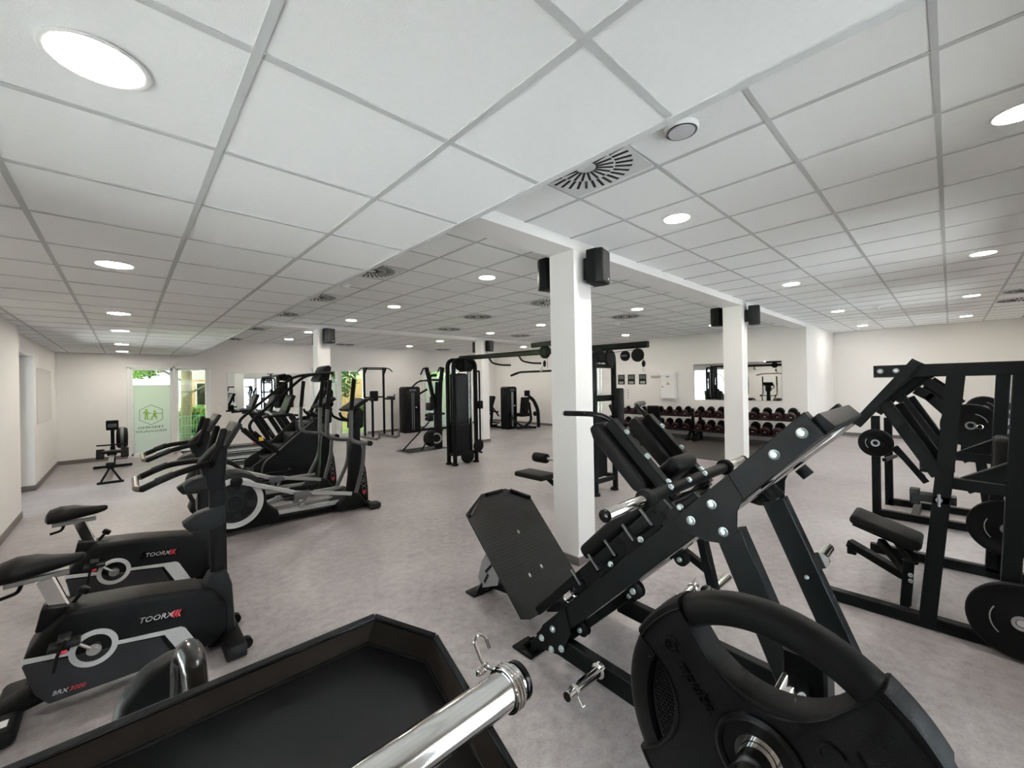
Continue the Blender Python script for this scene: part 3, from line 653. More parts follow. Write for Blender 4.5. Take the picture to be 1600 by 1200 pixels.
    sub('screen', MB().prism([(0.463, 1.345), (0.466, 1.342), (0.527, 1.452), (0.524, 1.454)], (0, 0, 0), (1, 0, 0), (0, 0, 1), 0.24), SCRN, cs)
    for s in (-1, 1):
        part('handlebar', MB().tube([(0.42, s*0.05, 1.22), (0.33, s*0.14, 1.215), (0.19, s*0.22, 1.195), (0.055, s*0.22, 1.135)], 0.019, 12, 0.07).tube([(0.40, s*0.06, 1.20), (0.41, s*0.14, 1.26), (0.455, s*0.14, 1.42)], 0.020, 12, 0.05), RUB, t)
        part('pulse_grip', MB().tube([(0.20, s*0.215, 1.197), (0.12, s*0.2205, 1.167)], 0.0215, 12), PLAS2, t)
        part('grip_end', MB().sphere((0.455, s*0.14, 1.42), 0.022, 12), RUB, t)
    part('handlebar_link', MB().tube([(0.06, -0.22, 1.137), (0.035, -0.19, 1.138), (0.035, 0.19, 1.138), (0.06, 0.22, 1.137)], 0.017, 12, 0.05), mat('bronze_chrome', (0.20, 0.17, 0.15), 0.25, 0.9), t)
    # seat post, saddle
    part('seat_collar', MB().prism([(-0.365, 0.43), (-0.21, 0.43), (-0.215, 0.525), (-0.34, 0.55)], (0, 0, 0), (1, 0, 0), (0, 0, 1), 0.11, 0.012), PLAS, t)
    part('seat_post', MB().bar((-0.275, 0, 0.52), (-0.33, 0, 0.69), 0.045, 0.075, up=(1, 0, 0), ch=0.008), CHR, t)
    part('adjustment_knob', MB().cyl((-0.23, 0, 0.52), (-0.19, 0, 0.575), 0.010, 10).lathe([(0.012, 0), (0.026, 0.006), (0.026, 0.03), (0.02, 0.036)], (-0.195, 0, 0.565), (0.6, 0, 0.8), 14), PLAS, t)
    part('saddle_rail', MB().bar((-0.47, 0, 0.70), (-0.24, 0, 0.705), 0.035, 0.03), STEEL, t)
    part('slide_lever', MB().tube([(-0.41, 0, 0.69), (-0.42, -0.02, 0.655), (-0.48, -0.03, 0.645)], 0.009, 8, 0.02), PLAS, t)
    part('saddle', loftsec(MB(), [(-0.500, 0, 0.755, 0.06, 0.025), (-0.485, 0, 0.765, 0.115, 0.045), (-0.43, 0, 0.773, 0.125, 0.054), (-0.36, 0, 0.775, 0.10, 0.050), (-0.30, 0, 0.770, 0.06, 0.040), (-0.235, 0, 0.768, 0.038, 0.030), (-0.19, 0, 0.772, 0.030, 0.022), (-0.175, 0, 0.774, 0.016, 0.012)], 18, 2.3), PAD, t)
    return t
bike = make_bike('upright exercise bike with grey ring stripe, the nearer of the two at lower left')
b2 = copy_tree(bike); b2.location = (0.06, 4.57, 0); b2['label'] = 'upright exercise bike behind the nearer bike at left, its rear partly hidden'

# ------------------------------------------------------------------ elliptical trainer
def make_elliptical(label):
    t = thing('elliptical_trainer', label, 'elliptical', (0, 5.75, 0), 0, 'elliptical trainers')
    cx, cz = 0.892, 0.385
    pts = []
    for k in range(15):
        a = math.radians(215-k*190/14); pts.append((cx+0.335*math.cos(a), cz+0.345*math.sin(a)))
    pts += [(1.22, 0.30), (1.35, 0.185), (1.345, 0.08), (1.20, 0.05), (0.62, 0.045), (0.58, 0.10)]
    part('drive_housing', MB().prism(pts, (0, 0, 0), (1, 0, 0), (0, 0, 1), 0.30, 0.025), PLAS, t)
    for s in (-1, 1):
        y = s*0.155
        part('wheel_ring', MB().ring((cx, y, cz), (0, 1, 0), 0.222, 0.285, 0.02, 48), LGRAY, t)
        w = part('crank_disc', MB().cyl((cx, y-s*0.01, cz), (cx, y+s*0.012, cz), 0.222, 40), PLAS2, t)
        d = MB().cyl((cx, y+s*0.010, cz), (cx, y+s*0.022, cz), 0.075, 28).ring((cx, y+s*0.012, cz), (0, 1, 0), 0.105, 0.115, 0.01, 36)
        for k in range(5):
            a = 2*PI*k/5+0.4; c = [(cx+r*math.cos(a+da), cz+r*math.sin(a+da)) for r, da in ((0.13, -0.35), (0.195, -0.35), (0.2, 0.0), (0.195, 0.35), (0.13, 0.35))]
            d.prism(c, (0, y+s*0.012, 0), (1, 0, 0), (0, 0, 1), 0.014, 0.003, 1)
        sub('disc_relief', d, PLAS, w)
        up = s < 0
        c0 = V(0.905, s*0.185, 0.632) if up else V(0.88, s*0.185, 0.135)
        part('crank_hub', MB().lathe([(0.02, -0.03), (0.05, -0.025), (0.062, 0.0), (0.055, 0.03), (0.02, 0.036)], c0, (0, s, 0), 20), PLAS, t)
        c1 = V(1.50, s*0.205, 0.395) if up else V(1.45, s*0.205, 0.27)
        c2 = V(2.20, s*0.215, 0.245) if up else V(2.25, s*0.215, 0.25)
        part('pedal_arm', MB().bar(c0, c1, 0.035, 0.055, ch=0.008).bar(c1-(c2-c1)*0.08, c2, 0.035, 0.05, ch=0.008), SILV, t)
        part('pedal_link', MB().prism([(1.49, 0.32), (1.49, 0.40), (1.66, 0.40), (1.70, 0.34), (1.60, 0.30)], (0, s*0.225, 0 if up else -0.11), (1, 0, 0), (0, 0, 1), 0.05, 0.01), GRAYP, t)
        pd = part('pedal', MB().rbox((1.62, s*0.13, 0.415 if up else 0.30), (0.36, 0.15, 0.03), 0.012).rbox((1.79, s*0.13, 0.445 if up else 0.33), (0.02, 0.15, 0.05), 0.008).rbox((1.62, s*0.205, 0.44 if up else 0.325), (0.34, 0.015, 0.05), 0.005), PLAS, t)
        part('roller_track', MB().bar((1.30, s*0.12, 0.17), (2.08, s*0.12, 0.145), 0.045, 0.05), SILV, t)
        part('roller', MB().cyl((1.60, s*0.10, 0.205), (1.60, s*0.15, 0.205), 0.035, 16).bar((1.60, s*0.13, 0.2), (1.66, s*0.16, 0.33), 0.02, 0.03), CLEARP, t)
        dx = 0.0 if up else -0.10
        yy = s*0.30
        part('moving_grip', MB().tube([(2.225+dx, yy, 1.785), (2.18+dx, yy, 1.37)], 0.029, 12), RUB, t)
        part('moving_handlebar', MB().tube([(2.18+dx, yy, 1.38), (2.165+dx, yy, 0.98), (2.27+dx*0.5, yy, 0.925), (2.42, yy, 0.905)], 0.027, 12, 0.10).tube([(2.36, yy*0.9, 0.90), (2.345, yy*0.85, 0.60), (2.255+dx, s*0.225, 0.25)], 0.026, 12, 0.15), GRYM, t)
        part('pivot_cap', MB().cyl((2.42, yy-s*0.03, 0.905), (2.42, yy+s*0.035, 0.905), 0.035, 16), RUB, t)
        part('fixed_handle', MB().tube([(2.33, s*0.06, 1.20), (2.20, s*0.16, 1.22), (2.10, s*0.16, 1.28), (2.08, s*0.16, 1.34)], 0.018, 10, 0.06), RUB, t)
        part('front_foot', MB().rbox((2.48, s*0.27, 0.045), (0.16, 0.16, 0.08), 0.025), PLAS2, t)
    part('pivot_axle', MB().cyl((2.42, -0.30, 0.905), (2.42, 0.30, 0.905), 0.018, 12), BLK, t)
    part('base_rail', MB().bar((1.25, 0, 0.06), (2.3, 0, 0.06), 0.16, 0.06).bar((2.46, -0.30, 0.04), (2.46, 0.30, 0.04), 0.09, 0.06), BLK, t)
    part('front_shroud', MB().prism([(2.01, 0.05), (2.01, 0.135), (2.16, 0.235), (2.30, 0.24), (2.42, 0.06), (2.30, 0.04)], (0, 0, 0), (1, 0, 0), (0, 0, 1), 0.44, 0.02), PLAS, t)
    part('post', MB().prism([(2.20, 0.08), (2.50, 0.06), (2.50, 0.25), (2.475, 0.50), (2.43, 0.74), (2.40, 0.95), (2.41, 1.25), (2.33, 1.30), (2.30, 1.0), (2.26, 0.78), (2.25, 0.45)], (0, 0, 0), (1, 0, 0), (0, 0, 1), 0.14, 0.02), PLAS, t)
    U, Wv = V(0.07, 0, -1), V(1, 0, 0.07)
    tm = text_mb('TOORX', 0.10, (2.375, -0.0735, 0.60), U, Wv, 0.004); part('logo', tm, GRAYP, t)
    part('logo', MB().prism([(2.41, 0.24), (2.435, 0.21), (2.46, 0.24), (2.46, 0.22), (2.435, 0.19), (2.41, 0.22)], (0, -0.0735, 0), (1, 0, 0), (0, 0, 1), 0.004).prism([(2.41, 0.21), (2.435, 0.18), (2.46, 0.21), (2.46, 0.19), (2.435, 0.16), (2.41, 0.19)], (0, -0.0735, 0), (1, 0, 0), (0, 0, 1), 0.004), RED, t, 'red chevrons')
    part('console_shroud', MB().prism([(2.27, 1.10), (2.42, 1.10), (2.44, 1.34), (2.36, 1.40), (2.28, 1.30)], (0, 0, 0), (1, 0, 0), (0, 0, 1), 0.22, 0.02), PLAS, t)
    cs = part('console', MB().prism([(2.19, 1.365), (2.23, 1.335), (2.47, 1.48), (2.44, 1.525)], (0, 0, 0), (1, 0, 0), (0, 0, 1), 0.40, 0.012), PLAS, t)
    sub('screen', MB().prism([(2.225, 1.39), (2.228, 1.385), (2.42, 1.507), (2.417, 1.512)], (0, 0, 0), (1, 0, 0), (0, 0, 1), 0.32), SCRN, cs)
    return t
ell = make_elliptical('elliptical trainer with light grey wheel ring, the nearer one, just behind the bikes')
e2 = copy_tree(ell); e2.location = (0.0, 6.95, 0); e2['label'] = 'elliptical trainer behind the nearer one, in front of the stair climber'

# ------------------------------------------------------------------ stair climber
t = thing('stair_climber', 'tall black stair climber with handrails behind the ellipticals', 'stair climber', (0, 8.15, 0), 0)
side = [(1.50, 0.05), (1.49, 0.42), (1.62, 0.50), (1.80, 0.60), (2.25, 1.02), (2.42, 1.12), (2.62, 1.14), (2.56, 0.05)]
for s in (-1, 1):
    part('side_panel', MB().prism(side, (0, s*0.36, 0), (1, 0, 0), (0, 0, 1), 0.06, 0.02), PLAS, t)
    part('side_trim', MB().tube([(1.60, s*0.395, 0.20), (1.63, s*0.395, 0.45), (1.80, s*0.395, 0.57), (2.42, s*0.395, 1.09)], 0.016, 8, 0.1), GRYM, t)
    part('handrail', MB().tube([(1.86, s*0.37, 0.60), (1.60, s*0.40, 0.82), (1.40, s*0.41, 1.08), (1.62, s*0.40, 1.28), (2.30, s*0.34, 1.88), (2.58, s*0.30, 1.93), (2.82, s*0.28, 1.94)], 0.024, 12, 0.15), RUB, t)
    part('handrail_boot', MB().tube([(1.90, s*0.37, 0.56), (1.70, s*0.39, 0.74), (1.50, s*0.405, 0.96)], 0.045, 12, 0.1), PLAS, t)
part('logo', text_mb('TOORX', 0.11, (2.17, -0.395, 0.86), V(0.74, 0, 0.67), V(-0.67, 0, 0.74), 0.004), GRAYP, t)
part('warning_sticker', MB().rbox((1.60, -0.452, 0.855), (0.065, 0.006, 0.06), 0.002), YEL, t)
part('emergency_button', MB().rbox((1.50, -0.452, 0.80), (0.035, 0.02, 0.03), 0.004), RED, t)
for k in range(5):
    x, z = 1.52+0.20*k, 0.30+0.19*k
    st = part('step', MB().box(x, x+0.26, -0.32, 0.32, z-0.03, z, 0.006), PLAS2, t)
    sub('riser', MB().box(x+0.20, x+0.22, -0.32, 0.32, z, z+0.17), PLAS, st)
part('base', MB().box(1.48, 2.70, -0.38, 0.38, 0.02, 0.10, 0.01).box(2.5, 2.72, -0.34, 0.34, 0.08, 1.05, 0.02), BLK, t)
part('mast', MB().barpath([(2.60, 0, 1.00), (2.72, 0, 1.12), (2.85, 0, 1.35), (2.85, 0, 1.58), (2.72, 0, 1.84)], 0.12, 0.09), PLAS, t)
part('mast_arm', MB().bar((2.50, -0.16, 1.10), (2.74, -0.12, 1.62), 0.05, 0.06).bar((2.50, 0.16, 1.10), (2.74, 0.12, 1.62), 0.05, 0.06), PLAS, t)
cs = part('console', MB().prism([(2.57, 1.80), (2.66, 1.77), (2.77, 1.80), (2.82, 2.05), (2.77, 2.09), (2.70, 2.06)], (0, 0, 0), (1, 0, 0), (0, 0, 1), 0.46, 0.02), PLAS, t)
sub('screen', MB().prism([(2.60, 1.84), (2.605, 1.838), (2.703, 2.035), (2.698, 2.037)], (0, 0, 0), (1, 0, 0), (0, 0, 1), 0.36), SCRN, cs)

# ------------------------------------------------------------------ treadmills
def make_treadmill(label):
    t = thing('treadmill', label, 'treadmill', (0, 9.7, 0), 0, 'treadmills in a row')
    part('deck', MB().box(1.10, 3.00, -0.34, 0.34, 0.07, 0.17, 0.01), PLAS, t)
    part('belt', MB().box(1.13, 2.85, -0.26, 0.26, 0.165, 0.182, 0.004), RUB, t)
    for s in (-1, 1):
        part('side_rail', MB().rbox((2.0, s*0.355, 0.175), (1.86, 0.10, 0.045), 0.015), PLAS, t)
        part('rail_strip', MB().box(1.08, 2.93, s*0.355-0.035, s*0.355+0.035, 0.194, 0.201, 0.002).box(1.08, 2.93, s*0.406-0.003, s*0.406+0.003, 0.16, 0.19), LGRAY, t)
        part('upright', MB().barpath([(2.98, s*0.40, 0.10), (2.90, s*0.40, 0.35), (2.55, s*0.39, 0.98), (2.48, s*0.37, 1.10)], 0.055, 0.11, up=(1, 0, 0), ch=0.012), PLAS, t)
        part('handrail', MB().tube([(2.62, s*0.36, 1.10), (2.35, s*0.37, 1.12), (1.98, s*0.37, 1.10)], 0.024, 10, 0.08), RUB, t)
        part('rear_foot', MB().rbox((1.16, s*0.33, 0.04), (0.10, 0.08, 0.08), 0.01), RUB, t)
        part('front_foot', MB().rbox((3.0, s*0.33, 0.04), (0.12, 0.08, 0.08), 0.01), RUB, t)
    part('motor_cover', MB().prism([(2.80, 0.17), (2.86, 0.26), (3.05, 0.30), (3.18, 0.22), (3.18, 0.08), (2.80, 0.08)], (0, 0, 0), (1, 0, 0), (0, 0, 1), 0.72, 0.03), PLAS, t)
    part('tray', MB().rbox((2.36, 0, 1.115), (0.34, 0.78, 0.06), 0.02), PLAS, t)
    part('cup_holder', MB().ring((2.34, -0.25, 1.148), (0, 0, 1), 0.035, 0.05, 0.02, 20).ring((2.34, 0.25, 1.148), (0, 0, 1), 0.035, 0.05, 0.02, 20), GRAYP, t)
    part('hand_bar', MB().tube([(2.16, -0.24, 1.13), (2.13, -0.16, 1.18), (2.13, 0.16, 1.18), (2.16, 0.24, 1.13)], 0.018, 10, 0.05), STEEL, t)
    cs = part('console', MB().prism([(2.40, 1.14), (2.46, 1.13), (2.62, 1.50), (2.56, 1.53)], (0, 0, 0), (1, 0, 0), (0, 0, 1), 0.52, 0.012), PLAS, t)
    sub('screen', MB().prism([(2.425, 1.21), (2.43, 1.208), (2.545, 1.50), (2.54, 1.502)], (0, 0, 0), (1, 0, 0), (0, 0, 1), 0.44), SCRN, cs)
    part('logo', text_mb('TOORX', 0.05, (2.86, -0.432, 0.47), V(-0.5, 0, 0.87), V(-0.87, 0, -0.5), 0.003), GRAYP, t)
    return t
tm0 = make_treadmill('treadmill nearest to the stair climber, in the row under the mirror')
for y, dx, l in ((11.0, 0.0, 'middle treadmill of the row under the far wall mirror'), (12.3, -0.12, 'treadmill closest to the far wall mirror')):
    c = copy_tree(tm0); c.location = (dx, y, 0); c['label'] = l

# ------------------------------------------------------------------ rower
t = thing('rowing_machine', 'black rowing machine with round fan in front of the printed window', 'rower', (-0.24, 11.5, 0), 0, world=True)
x = -0.22
part('monorail', MB().bar((x, 10.55, 0.34), (x, 12.55, 0.36), 0.07, 0.07), STEEL, t)
part('rear_leg', MB().bar((x, 10.50, 0.30), (x-0.13, 10.47, 0.03), 0.03, 0.03).bar((x, 10.50, 0.30), (x+0.14, 10.47, 0.03), 0.03, 0.03).box(x-0.06, x+0.06, 10.46, 10.54, 0.27, 0.37, 0.01), BLK, t)
part('rear_foot', MB().rbox((x, 10.47, 0.02), (0.36, 0.06, 0.04), 0.012), RUB, t)
part('front_foot', MB().rbox((x, 12.6, 0.025), (0.62, 0.08, 0.05), 0.012), RUB, t)
part('front_frame', MB().bar((x, 12.62, 0.04), (x, 12.55, 0.45), 0.08, 0.10, up=(0, 1, 0)).bar((x, 12.55, 0.36), (x, 12.50, 0.85), 0.06, 0.08, up=(0, 1, 0)), BLK, t)
part('seat', MB().rbox((x, 11.75, 0.43), (0.30, 0.24, 0.05), 0.02).box(x-0.07, x+0.07, 11.68, 11.82, 0.36, 0.41, 0.01), PAD, t)
for s in (-1, 1):
    part('footrest', MB().rbox((x+s*0.19, 12.38, 0.33), (0.13, 0.05, 0.22), 0.012, rot=Matrix.Rotation(math.radians(-35), 3, 'X')), PLAS, t)
part('handle', MB().tube([(x-0.24, 12.34, 0.52), (x-0.16, 12.30, 0.52), (x+0.16, 12.30, 0.52), (x+0.24, 12.34, 0.52)], 0.016, 10, 0.05), RUB, t)
part('fan_housing', MB().lathe([(0.06, -0.10), (0.20, -0.09), (0.235, -0.05), (0.235, 0.05), (0.20, 0.09), (0.06, 0.10)], (x+0.15, 12.75, 0.62), (1, 0, 0.0), 28), PLAS, t)
part('fan_guard', MB().ring((x+0.15, 12.75, 0.62), (1, 0, 0), 0.20, 0.242, 0.05, 32), GRYM, t)
mo = part('monitor', MB().rbox((x, 12.45, 0.93), (0.20, 0.05, 0.22), 0.015, rot=Matrix.Rotation(math.radians(15), 3, 'X')).bar((x, 12.5, 0.8), (x, 12.48, 0.9), 0.05, 0.04), PLAS, t)
sub('display', MB().rbox((x, 12.42, 0.925), (0.14, 0.008, 0.08), 0.003, rot=Matrix.Rotation(math.radians(15), 3, 'X')), GRAYP, mo)
# ================================================================== STRENGTH MACHINES
S2 = math.sqrt(2)
def bolt(mb, p, ax, r=0.016):
    mb.lathe([(r*1.25, 0), (r*1.25, 0.003), (r, 0.004), (r, 0.011), (r*0.8, 0.013), (r*0.5, 0.013), (r*0.45, 0.008), (0.001, 0.008)], p, ax, 14)
# ------------------------------------------------------------------ hack squat / leg press
t = thing('hack_squat_machine', 'large black inclined hack squat machine with tilted footplate and chrome plate horns', 'gym machine', (2.18, 1.2, 0), 0, world=True)
def Q(x, s, q): return V(x, (q-s)/S2, (q+s)/S2)
rU, rW = V(0, -1, 1)/S2, V(0, 1, 1)/S2       # up the rails, away from the rails
XN, XF = 1.86, 2.50
for X_, out in ((XN, -1), (XF, 1)):
    o = X_
    # plates are written in the (s, q) plane
    def pl(poly, x, th, bev=0.003): return MB().prism(poly, (x, 0, 0), rU, rW, th, bev, 1)
    part('rail', pl([(-1.13, 1.262), (-1.13, 1.352), (-1.05, 1.372), (0.47, 1.372), (0.44, 1.262)], o, 0.06), BLK2, t)
    part('upper_rail', pl([(0.44, 1.262), (0.47, 1.372), (0.85, 1.375), (0.835, 1.275)], o+out*0.004, 0.066), BLK2, t)
    part('gusset_plate', pl([(0.145, 1.29), (0.19, 1.225), (0.24, 1.185), (0.325, 1.185), (0.39, 1.245), (0.45, 1.272), (0.47, 1.372), (0.10, 1.372)], o+out*0.036, 0.01, 0.002), BLK2, t)
    part('front_bracket', pl([(-1.135, 1.355), (-0.79, 1.372), (-0.86, 1.245), (-0.94, 1.215), (-1.03, 1.185), (-1.15, 1.27)], o+out*0.036, 0.01, 0.002), BLK2, t)
    part('front_leg', pl([(-1.30, 1.285), (-1.30, 1.345), (-1.10, 1.345), (-1.10, 1.275)], o, 0.05), BLK2, t)
    f = part('foot_plate', MB().rbox((o-0.02*out*0, 1.86, 0.008), (0.15, 0.17, 0.016), 0.006).bar((o, 1.88, 0.01), (o, 1.83, 0.06), 0.045, 0.05, up=(1, 0, 0)), BLK2, t)
    bm_ = MB()
    for s_, q_ in ((0.791, 1.324), (0.663, 1.324), (0.326, 1.322), (0.199, 1.322), (0.283, 1.215), (-0.976, 1.319), (-1.103, 1.319), (-1.073, 1.240), (-0.991, 1.212)):
        bm_ = MB(); bolt(bm_, Q(o+out*0.040, s_, q_), (out, 0, 0)); part('bolt', bm_, ZINC, t)
    part('chrome_guide_rod', MB().cyl(Q(o-out*0.055, -0.95, 1.275), Q(o-out*0.055, 0.83, 1.275), 0.016, 14), CHR, t)
    part('rear_leg', MB().bar((o, 0.645, 1.06), (o, 0.20, 0.0), 0.075, 0.11, up=(0, 1, 0)), BLK2, t)
    part('base_rail', MB().bar((o, 1.60, 0.15), (o, 0.22, 0.07), 0.06, 0.11), BLK2, t)
    part('rear_foot', MB().rbox((o, 0.18, 0.008), (0.14, 0.16, 0.016), 0.006), BLK2, t)
    # storage horns
    for yy, zz in (((1.30, 0.16), (0.62, 0.12)) if out < 0 else ((1.20, 0.30),)):
        h = part('storage_horn', MB().lathe([(0.040, 0.0), (0.040, 0.02), (0.027, 0.03), (0.0265, 0.27), (0.022, 0.275)], (o+out*0.03, yy, zz), (out, 0, 0), 20), CHR, t)
        sub('horn_cap', MB().cyl((o+out*0.300, yy, zz), (o+out*0.310, yy, zz), 0.022, 16), BLKG, h)
    cl = MB()
    yy, zz = (1.30, 0.16) if out < 0 else (1.20, 0.30); xx = o+out*0.25
    for d in (-0.006, 0, 0.006): cl.torus((xx+d, yy, zz), (1, 0, 0), 0.030, 0.003, 24, 6)
    cl.tube([(xx, yy, zz+0.028), (xx-out*0.01, yy-0.02, zz+0.075), (xx, yy-0.025, zz+0.08)], 0.003, 6, 0.01).tube([(xx, yy-0.02, zz-0.02), (xx+out*0.01, yy-0.06, zz-0.045), (xx, yy-0.065, zz-0.035)], 0.003, 6, 0.01)
    part('spring_clip', cl, CHR, t)
for s_, q_ in ((0.805, 1.326), (0.322, 1.215), (0.145, 0.853)): b_ = MB(); bolt(b_, Q(XF-0.038, s_, q_), (-1, 0, 0), 0.016 if q_ > 1 else 0.008); part('bolt', b_, ZINC, t)
# top cross plate, base cross bars
part('top_cross_bar', MB().bar(Q(XN, 0.84, 1.31), Q(XF, 0.84, 1.31), 0.07, 0.07, up=(0, -1, 1)), BLK2, t)
part('front_cross_bar', MB().bar(Q(XN, -0.93, 1.245), Q(XF, -0.93, 1.245), 0.06, 0.06, up=(0, -1, 1)), BLK2, t)
part('rear_cross_bar', MB().bar((XN, 0.26, 0.08), (XF, 0.26, 0.08), 0.07, 0.09), BLK2, t)
for x in (XN+0.06, XF-0.06): part('bumper', MB().cyl(Q(x, 0.52, 1.25), Q(x, 0.52, 1.20), 0.03, 14), RUB, t)
# side V strut with horn under the far rail
part('v_strut', MB().bar((XF, 1.03, 0.77), (XF+0.02, 0.97, 0.45), 0.05, 0.06, up=(1, 0, 0)).bar((XF, 1.17, 0.66), (XF+0.02, 0.98, 0.55), 0.04, 0.05, up=(1, 0, 0)), BLK2, t)
h = part('sled_horn', MB().lathe([(0.05, 0.0), (0.05, 0.025), (0.0255, 0.03), (0.025, 0.30), (0.02, 0.305)], (XF-0.02, 0.985, 0.44), (1, 0, 0), 20).lathe([(0.0255, 0.0), (0.025, 0.25), (0.02, 0.255)], (XF-0.02, 0.985, 0.44), (-1, 0, 0), 20), CHR, t)
h = part('sled_horn', MB().lathe([(0.04, 0.0), (0.04, 0.02), (0.0255, 0.03), (0.025, 0.22), (0.02, 0.225)], (XF+0.03, 0.46, 0.78), (1, 0, 0), 20), CHR, t)
for s_ in (-0.36, -0.85):
    for X_, out in ((XN, 1), (XF, -1)):
        r_ = part('guide_roller', MB().lathe([(0.035, -0.02), (0.045, -0.015), (0.03, 0.0), (0.045, 0.015), (0.035, 0.02)], Q(X_+out*0.055, s_, 1.235), (1, 0, 0), 20).bar(Q(X_+out*0.055, s_-0.05, 1.27), Q(X_+out*0.055, s_+0.05, 1.27), 0.06, 0.02, up=(0, 1, 1)), RUB, t)
        b_ = MB(); bolt(b_, Q(X_+out*0.055-0.03, s_, 1.235), (-1, 0, 0), 0.013); sub('roller_bolt', b_, ZINC, r_)
# footplate, support and angle quadrant
fp = part('footplate', MB().prism([(-0.33, 1.48), (-0.26, 1.452), (0.26, 1.452), (0.33, 1.48), (0.345, 2.28), (0.14, 2.405), (-0.12, 2.41), (-0.345, 2.28)], Q(2.20, -1.273, 0), (1, 0, 0), rW, 0.012, 0.003, 1), mat('footplate_rubber', (0.013, 0.0133, 0.0133), 0.5, spec=0.2, var=0.25, vscale=14, bump=0.5, bscale=70), t)
ridge = MB()
for k in range(26): ridge.bar(Q(1.90, -1.2665, 1.62+k*0.025), Q(2.50, -1.2665, 1.62+k*0.025), 0.003, 0.0024, up=rU, ch=0.0004)
sub('grip_ridge', ridge, mat('footplate_rubber', (0.03, 0.031, 0.031)), fp)['kind'] = 'stuff'
for a, b in (((-0.33, 2.25), (-0.15, 2.375)), ((-0.09, 2.385), (0.08, 2.385)), ((0.16, 2.37), (0.32, 2.26))):
    st = sub('edge_stop', MB().bar(Q(2.20+a[0], -1.25, a[1]), Q(2.20+b[0], -1.25, b[1]), 0.022, 0.03, up=rU), BLKG, fp)
for a, b in ((0.02, 2.02), (0.05, 1.72), (-0.09, 1.70)): sub('slot_bolt', MB().rbox(Q(2.20+a, -1.265, b), (0.018, 0.012, 0.03), 0.005, rot=Matrix.Rotation(math.radians(-45), 3, 'X')), STEEL, fp)
part('footplate_support', MB().bar((2.18, 2.62, 0.03), (2.18, 2.35, 0.50), 0.06, 0.07, up=(1, 0, 0)).bar((2.18, 1.95, 0.12), (2.18, 2.58, 0.06), 0.06, 0.06).bar((2.18, 1.62, 0.25), (2.18, 1.97, 0.11), 0.08, 0.06), BLK2, t)
part('support_foot', MB().rbox((2.10, 2.66, 0.008), (0.22, 0.12, 0.016), 0.006).bar((2.06, 2.62, 0.02), (2.12, 2.56, 0.16), 0.07, 0.05), BLK2, t)
qd = part('angle_quadrant', MB().prism([(0.07, 0.0), (0.11, 0.08), (0.06, 0.22), (-0.02, 0.33), (-0.10, 0.30), (-0.16, 0.20), (-0.13, 0.09)], (2.06, 2.52, 0.06), (0, 1, 0), (0, 0, 1), 0.008, 0.002, 1), CLEARP, t)
sub('quadrant_slot', MB().bar((2.054, 2.55, 0.12), (2.054, 2.50, 0.20), 0.004, 0.022).bar((2.054, 2.53, 0.21), (2.054, 2.46, 0.28), 0.004, 0.022).bar((2.054, 2.46, 0.29), (2.054, 2.40, 0.33), 0.004, 0.022), SCRN, qd)
# sled carriage
for x in (1.955, 2.405):
    part('sled_beam', MB().bar(Q(x, -1.17, 1.462), Q(x, 0.12, 1.462), 0.04, 0.05, up=rW), BLK2, t)
    part('sled_runner', MB().bar(Q(x, -0.95, 1.395), Q(x, 0.24, 1.400), 0.035, 0.03, up=rW), BLK2, t)
    for s_ in (-0.72, -0.30, 0.0): part('sled_spacer', MB().bar(Q(x, s_, 1.40), Q(x, s_, 1.45), 0.05, 0.09, up=rU), BLK2, t)
part('sled_cross', MB().bar(Q(1.93, -0.62, 1.462), Q(2.43, -0.62, 1.44), 0.06, 0.04, up=rW).bar(Q(1.93, -0.30, 1.462), Q(2.43, -0.30, 1.44), 0.06, 0.04, up=rW).bar(Q(1.93, 0.05, 1.462), Q(2.43, 0.05, 1.44), 0.08, 0.04, up=rW), BLK2, t)
for s_ in (-0.70, -0.52, -0.36, -0.2, -0.05, 0.1): part('stop_pin', MB().cyl(Q(1.93, s_, 1.42), Q(1.93, s_, 1.515), 0.008, 8), GRYM, t)
for s_ in (-0.80, -0.42, -0.16, 0.14): b_ = MB(); bolt(b_, Q(1.930, s_, 1.402), (-1, 0, 0), 0.013); part('roller_bolt', b_, ZINC, t)
for s_ in (-0.60, -0.24, 0.06): part('sled_plate', MB().bar(Q(1.935, s_-0.06, 1.43), Q(1.935, s_+0.06, 1.43), 0.006, 0.11, up=rW), BLKG, t)
sp = MB(); hel = [Q(1.93, -0.86+0.0009*k, 1.41)+(V(1, 0, 0)*math.cos(k*0.7)+rW*math.sin(k*0.7))*0.024 for k in range(90)]
part('spring', sp.tube(hel, 0.004, 6, 0.001, 1), CHR, t)
part('sled_plate_bar', MB().cyl((1.72, 0.95, 1.162), (2.66, 0.95, 1.162), 0.030, 18), BLK, t)
for sg, x0, x1 in ((-1, 1.72, 1.395), (1, 2.66, 2.985)):
    h = part('sled_horn', MB().lathe([(0.0255, 0.0), (0.0255, 0.315), (0.022, 0.32)], (x0, 0.95, 1.162), (sg, 0, 0), 24), CHR, t)
    sub('collar', MB().lathe([(0.03, -0.02), (0.045, -0.015), (0.048, 0.0), (0.045, 0.025), (0.03, 0.03)], (x0, 0.95, 1.162), (sg, 0, 0), 24), RUB, h)
    sub('horn_cap', MB().lathe([(0.0262, 0.0), (0.0262, 0.012), (0.018, 0.018), (0.004, 0.018)], (x1, 0.95, 1.162), (sg, 0, 0), 20), BLKG, h)
for x in (1.90, 2.10, 2.30): b_ = MB(); bolt(b_, (x, 0.925, 1.185), (0, -0.7, 0.7), 0.012); part('bolt', b_, ZINC, t)
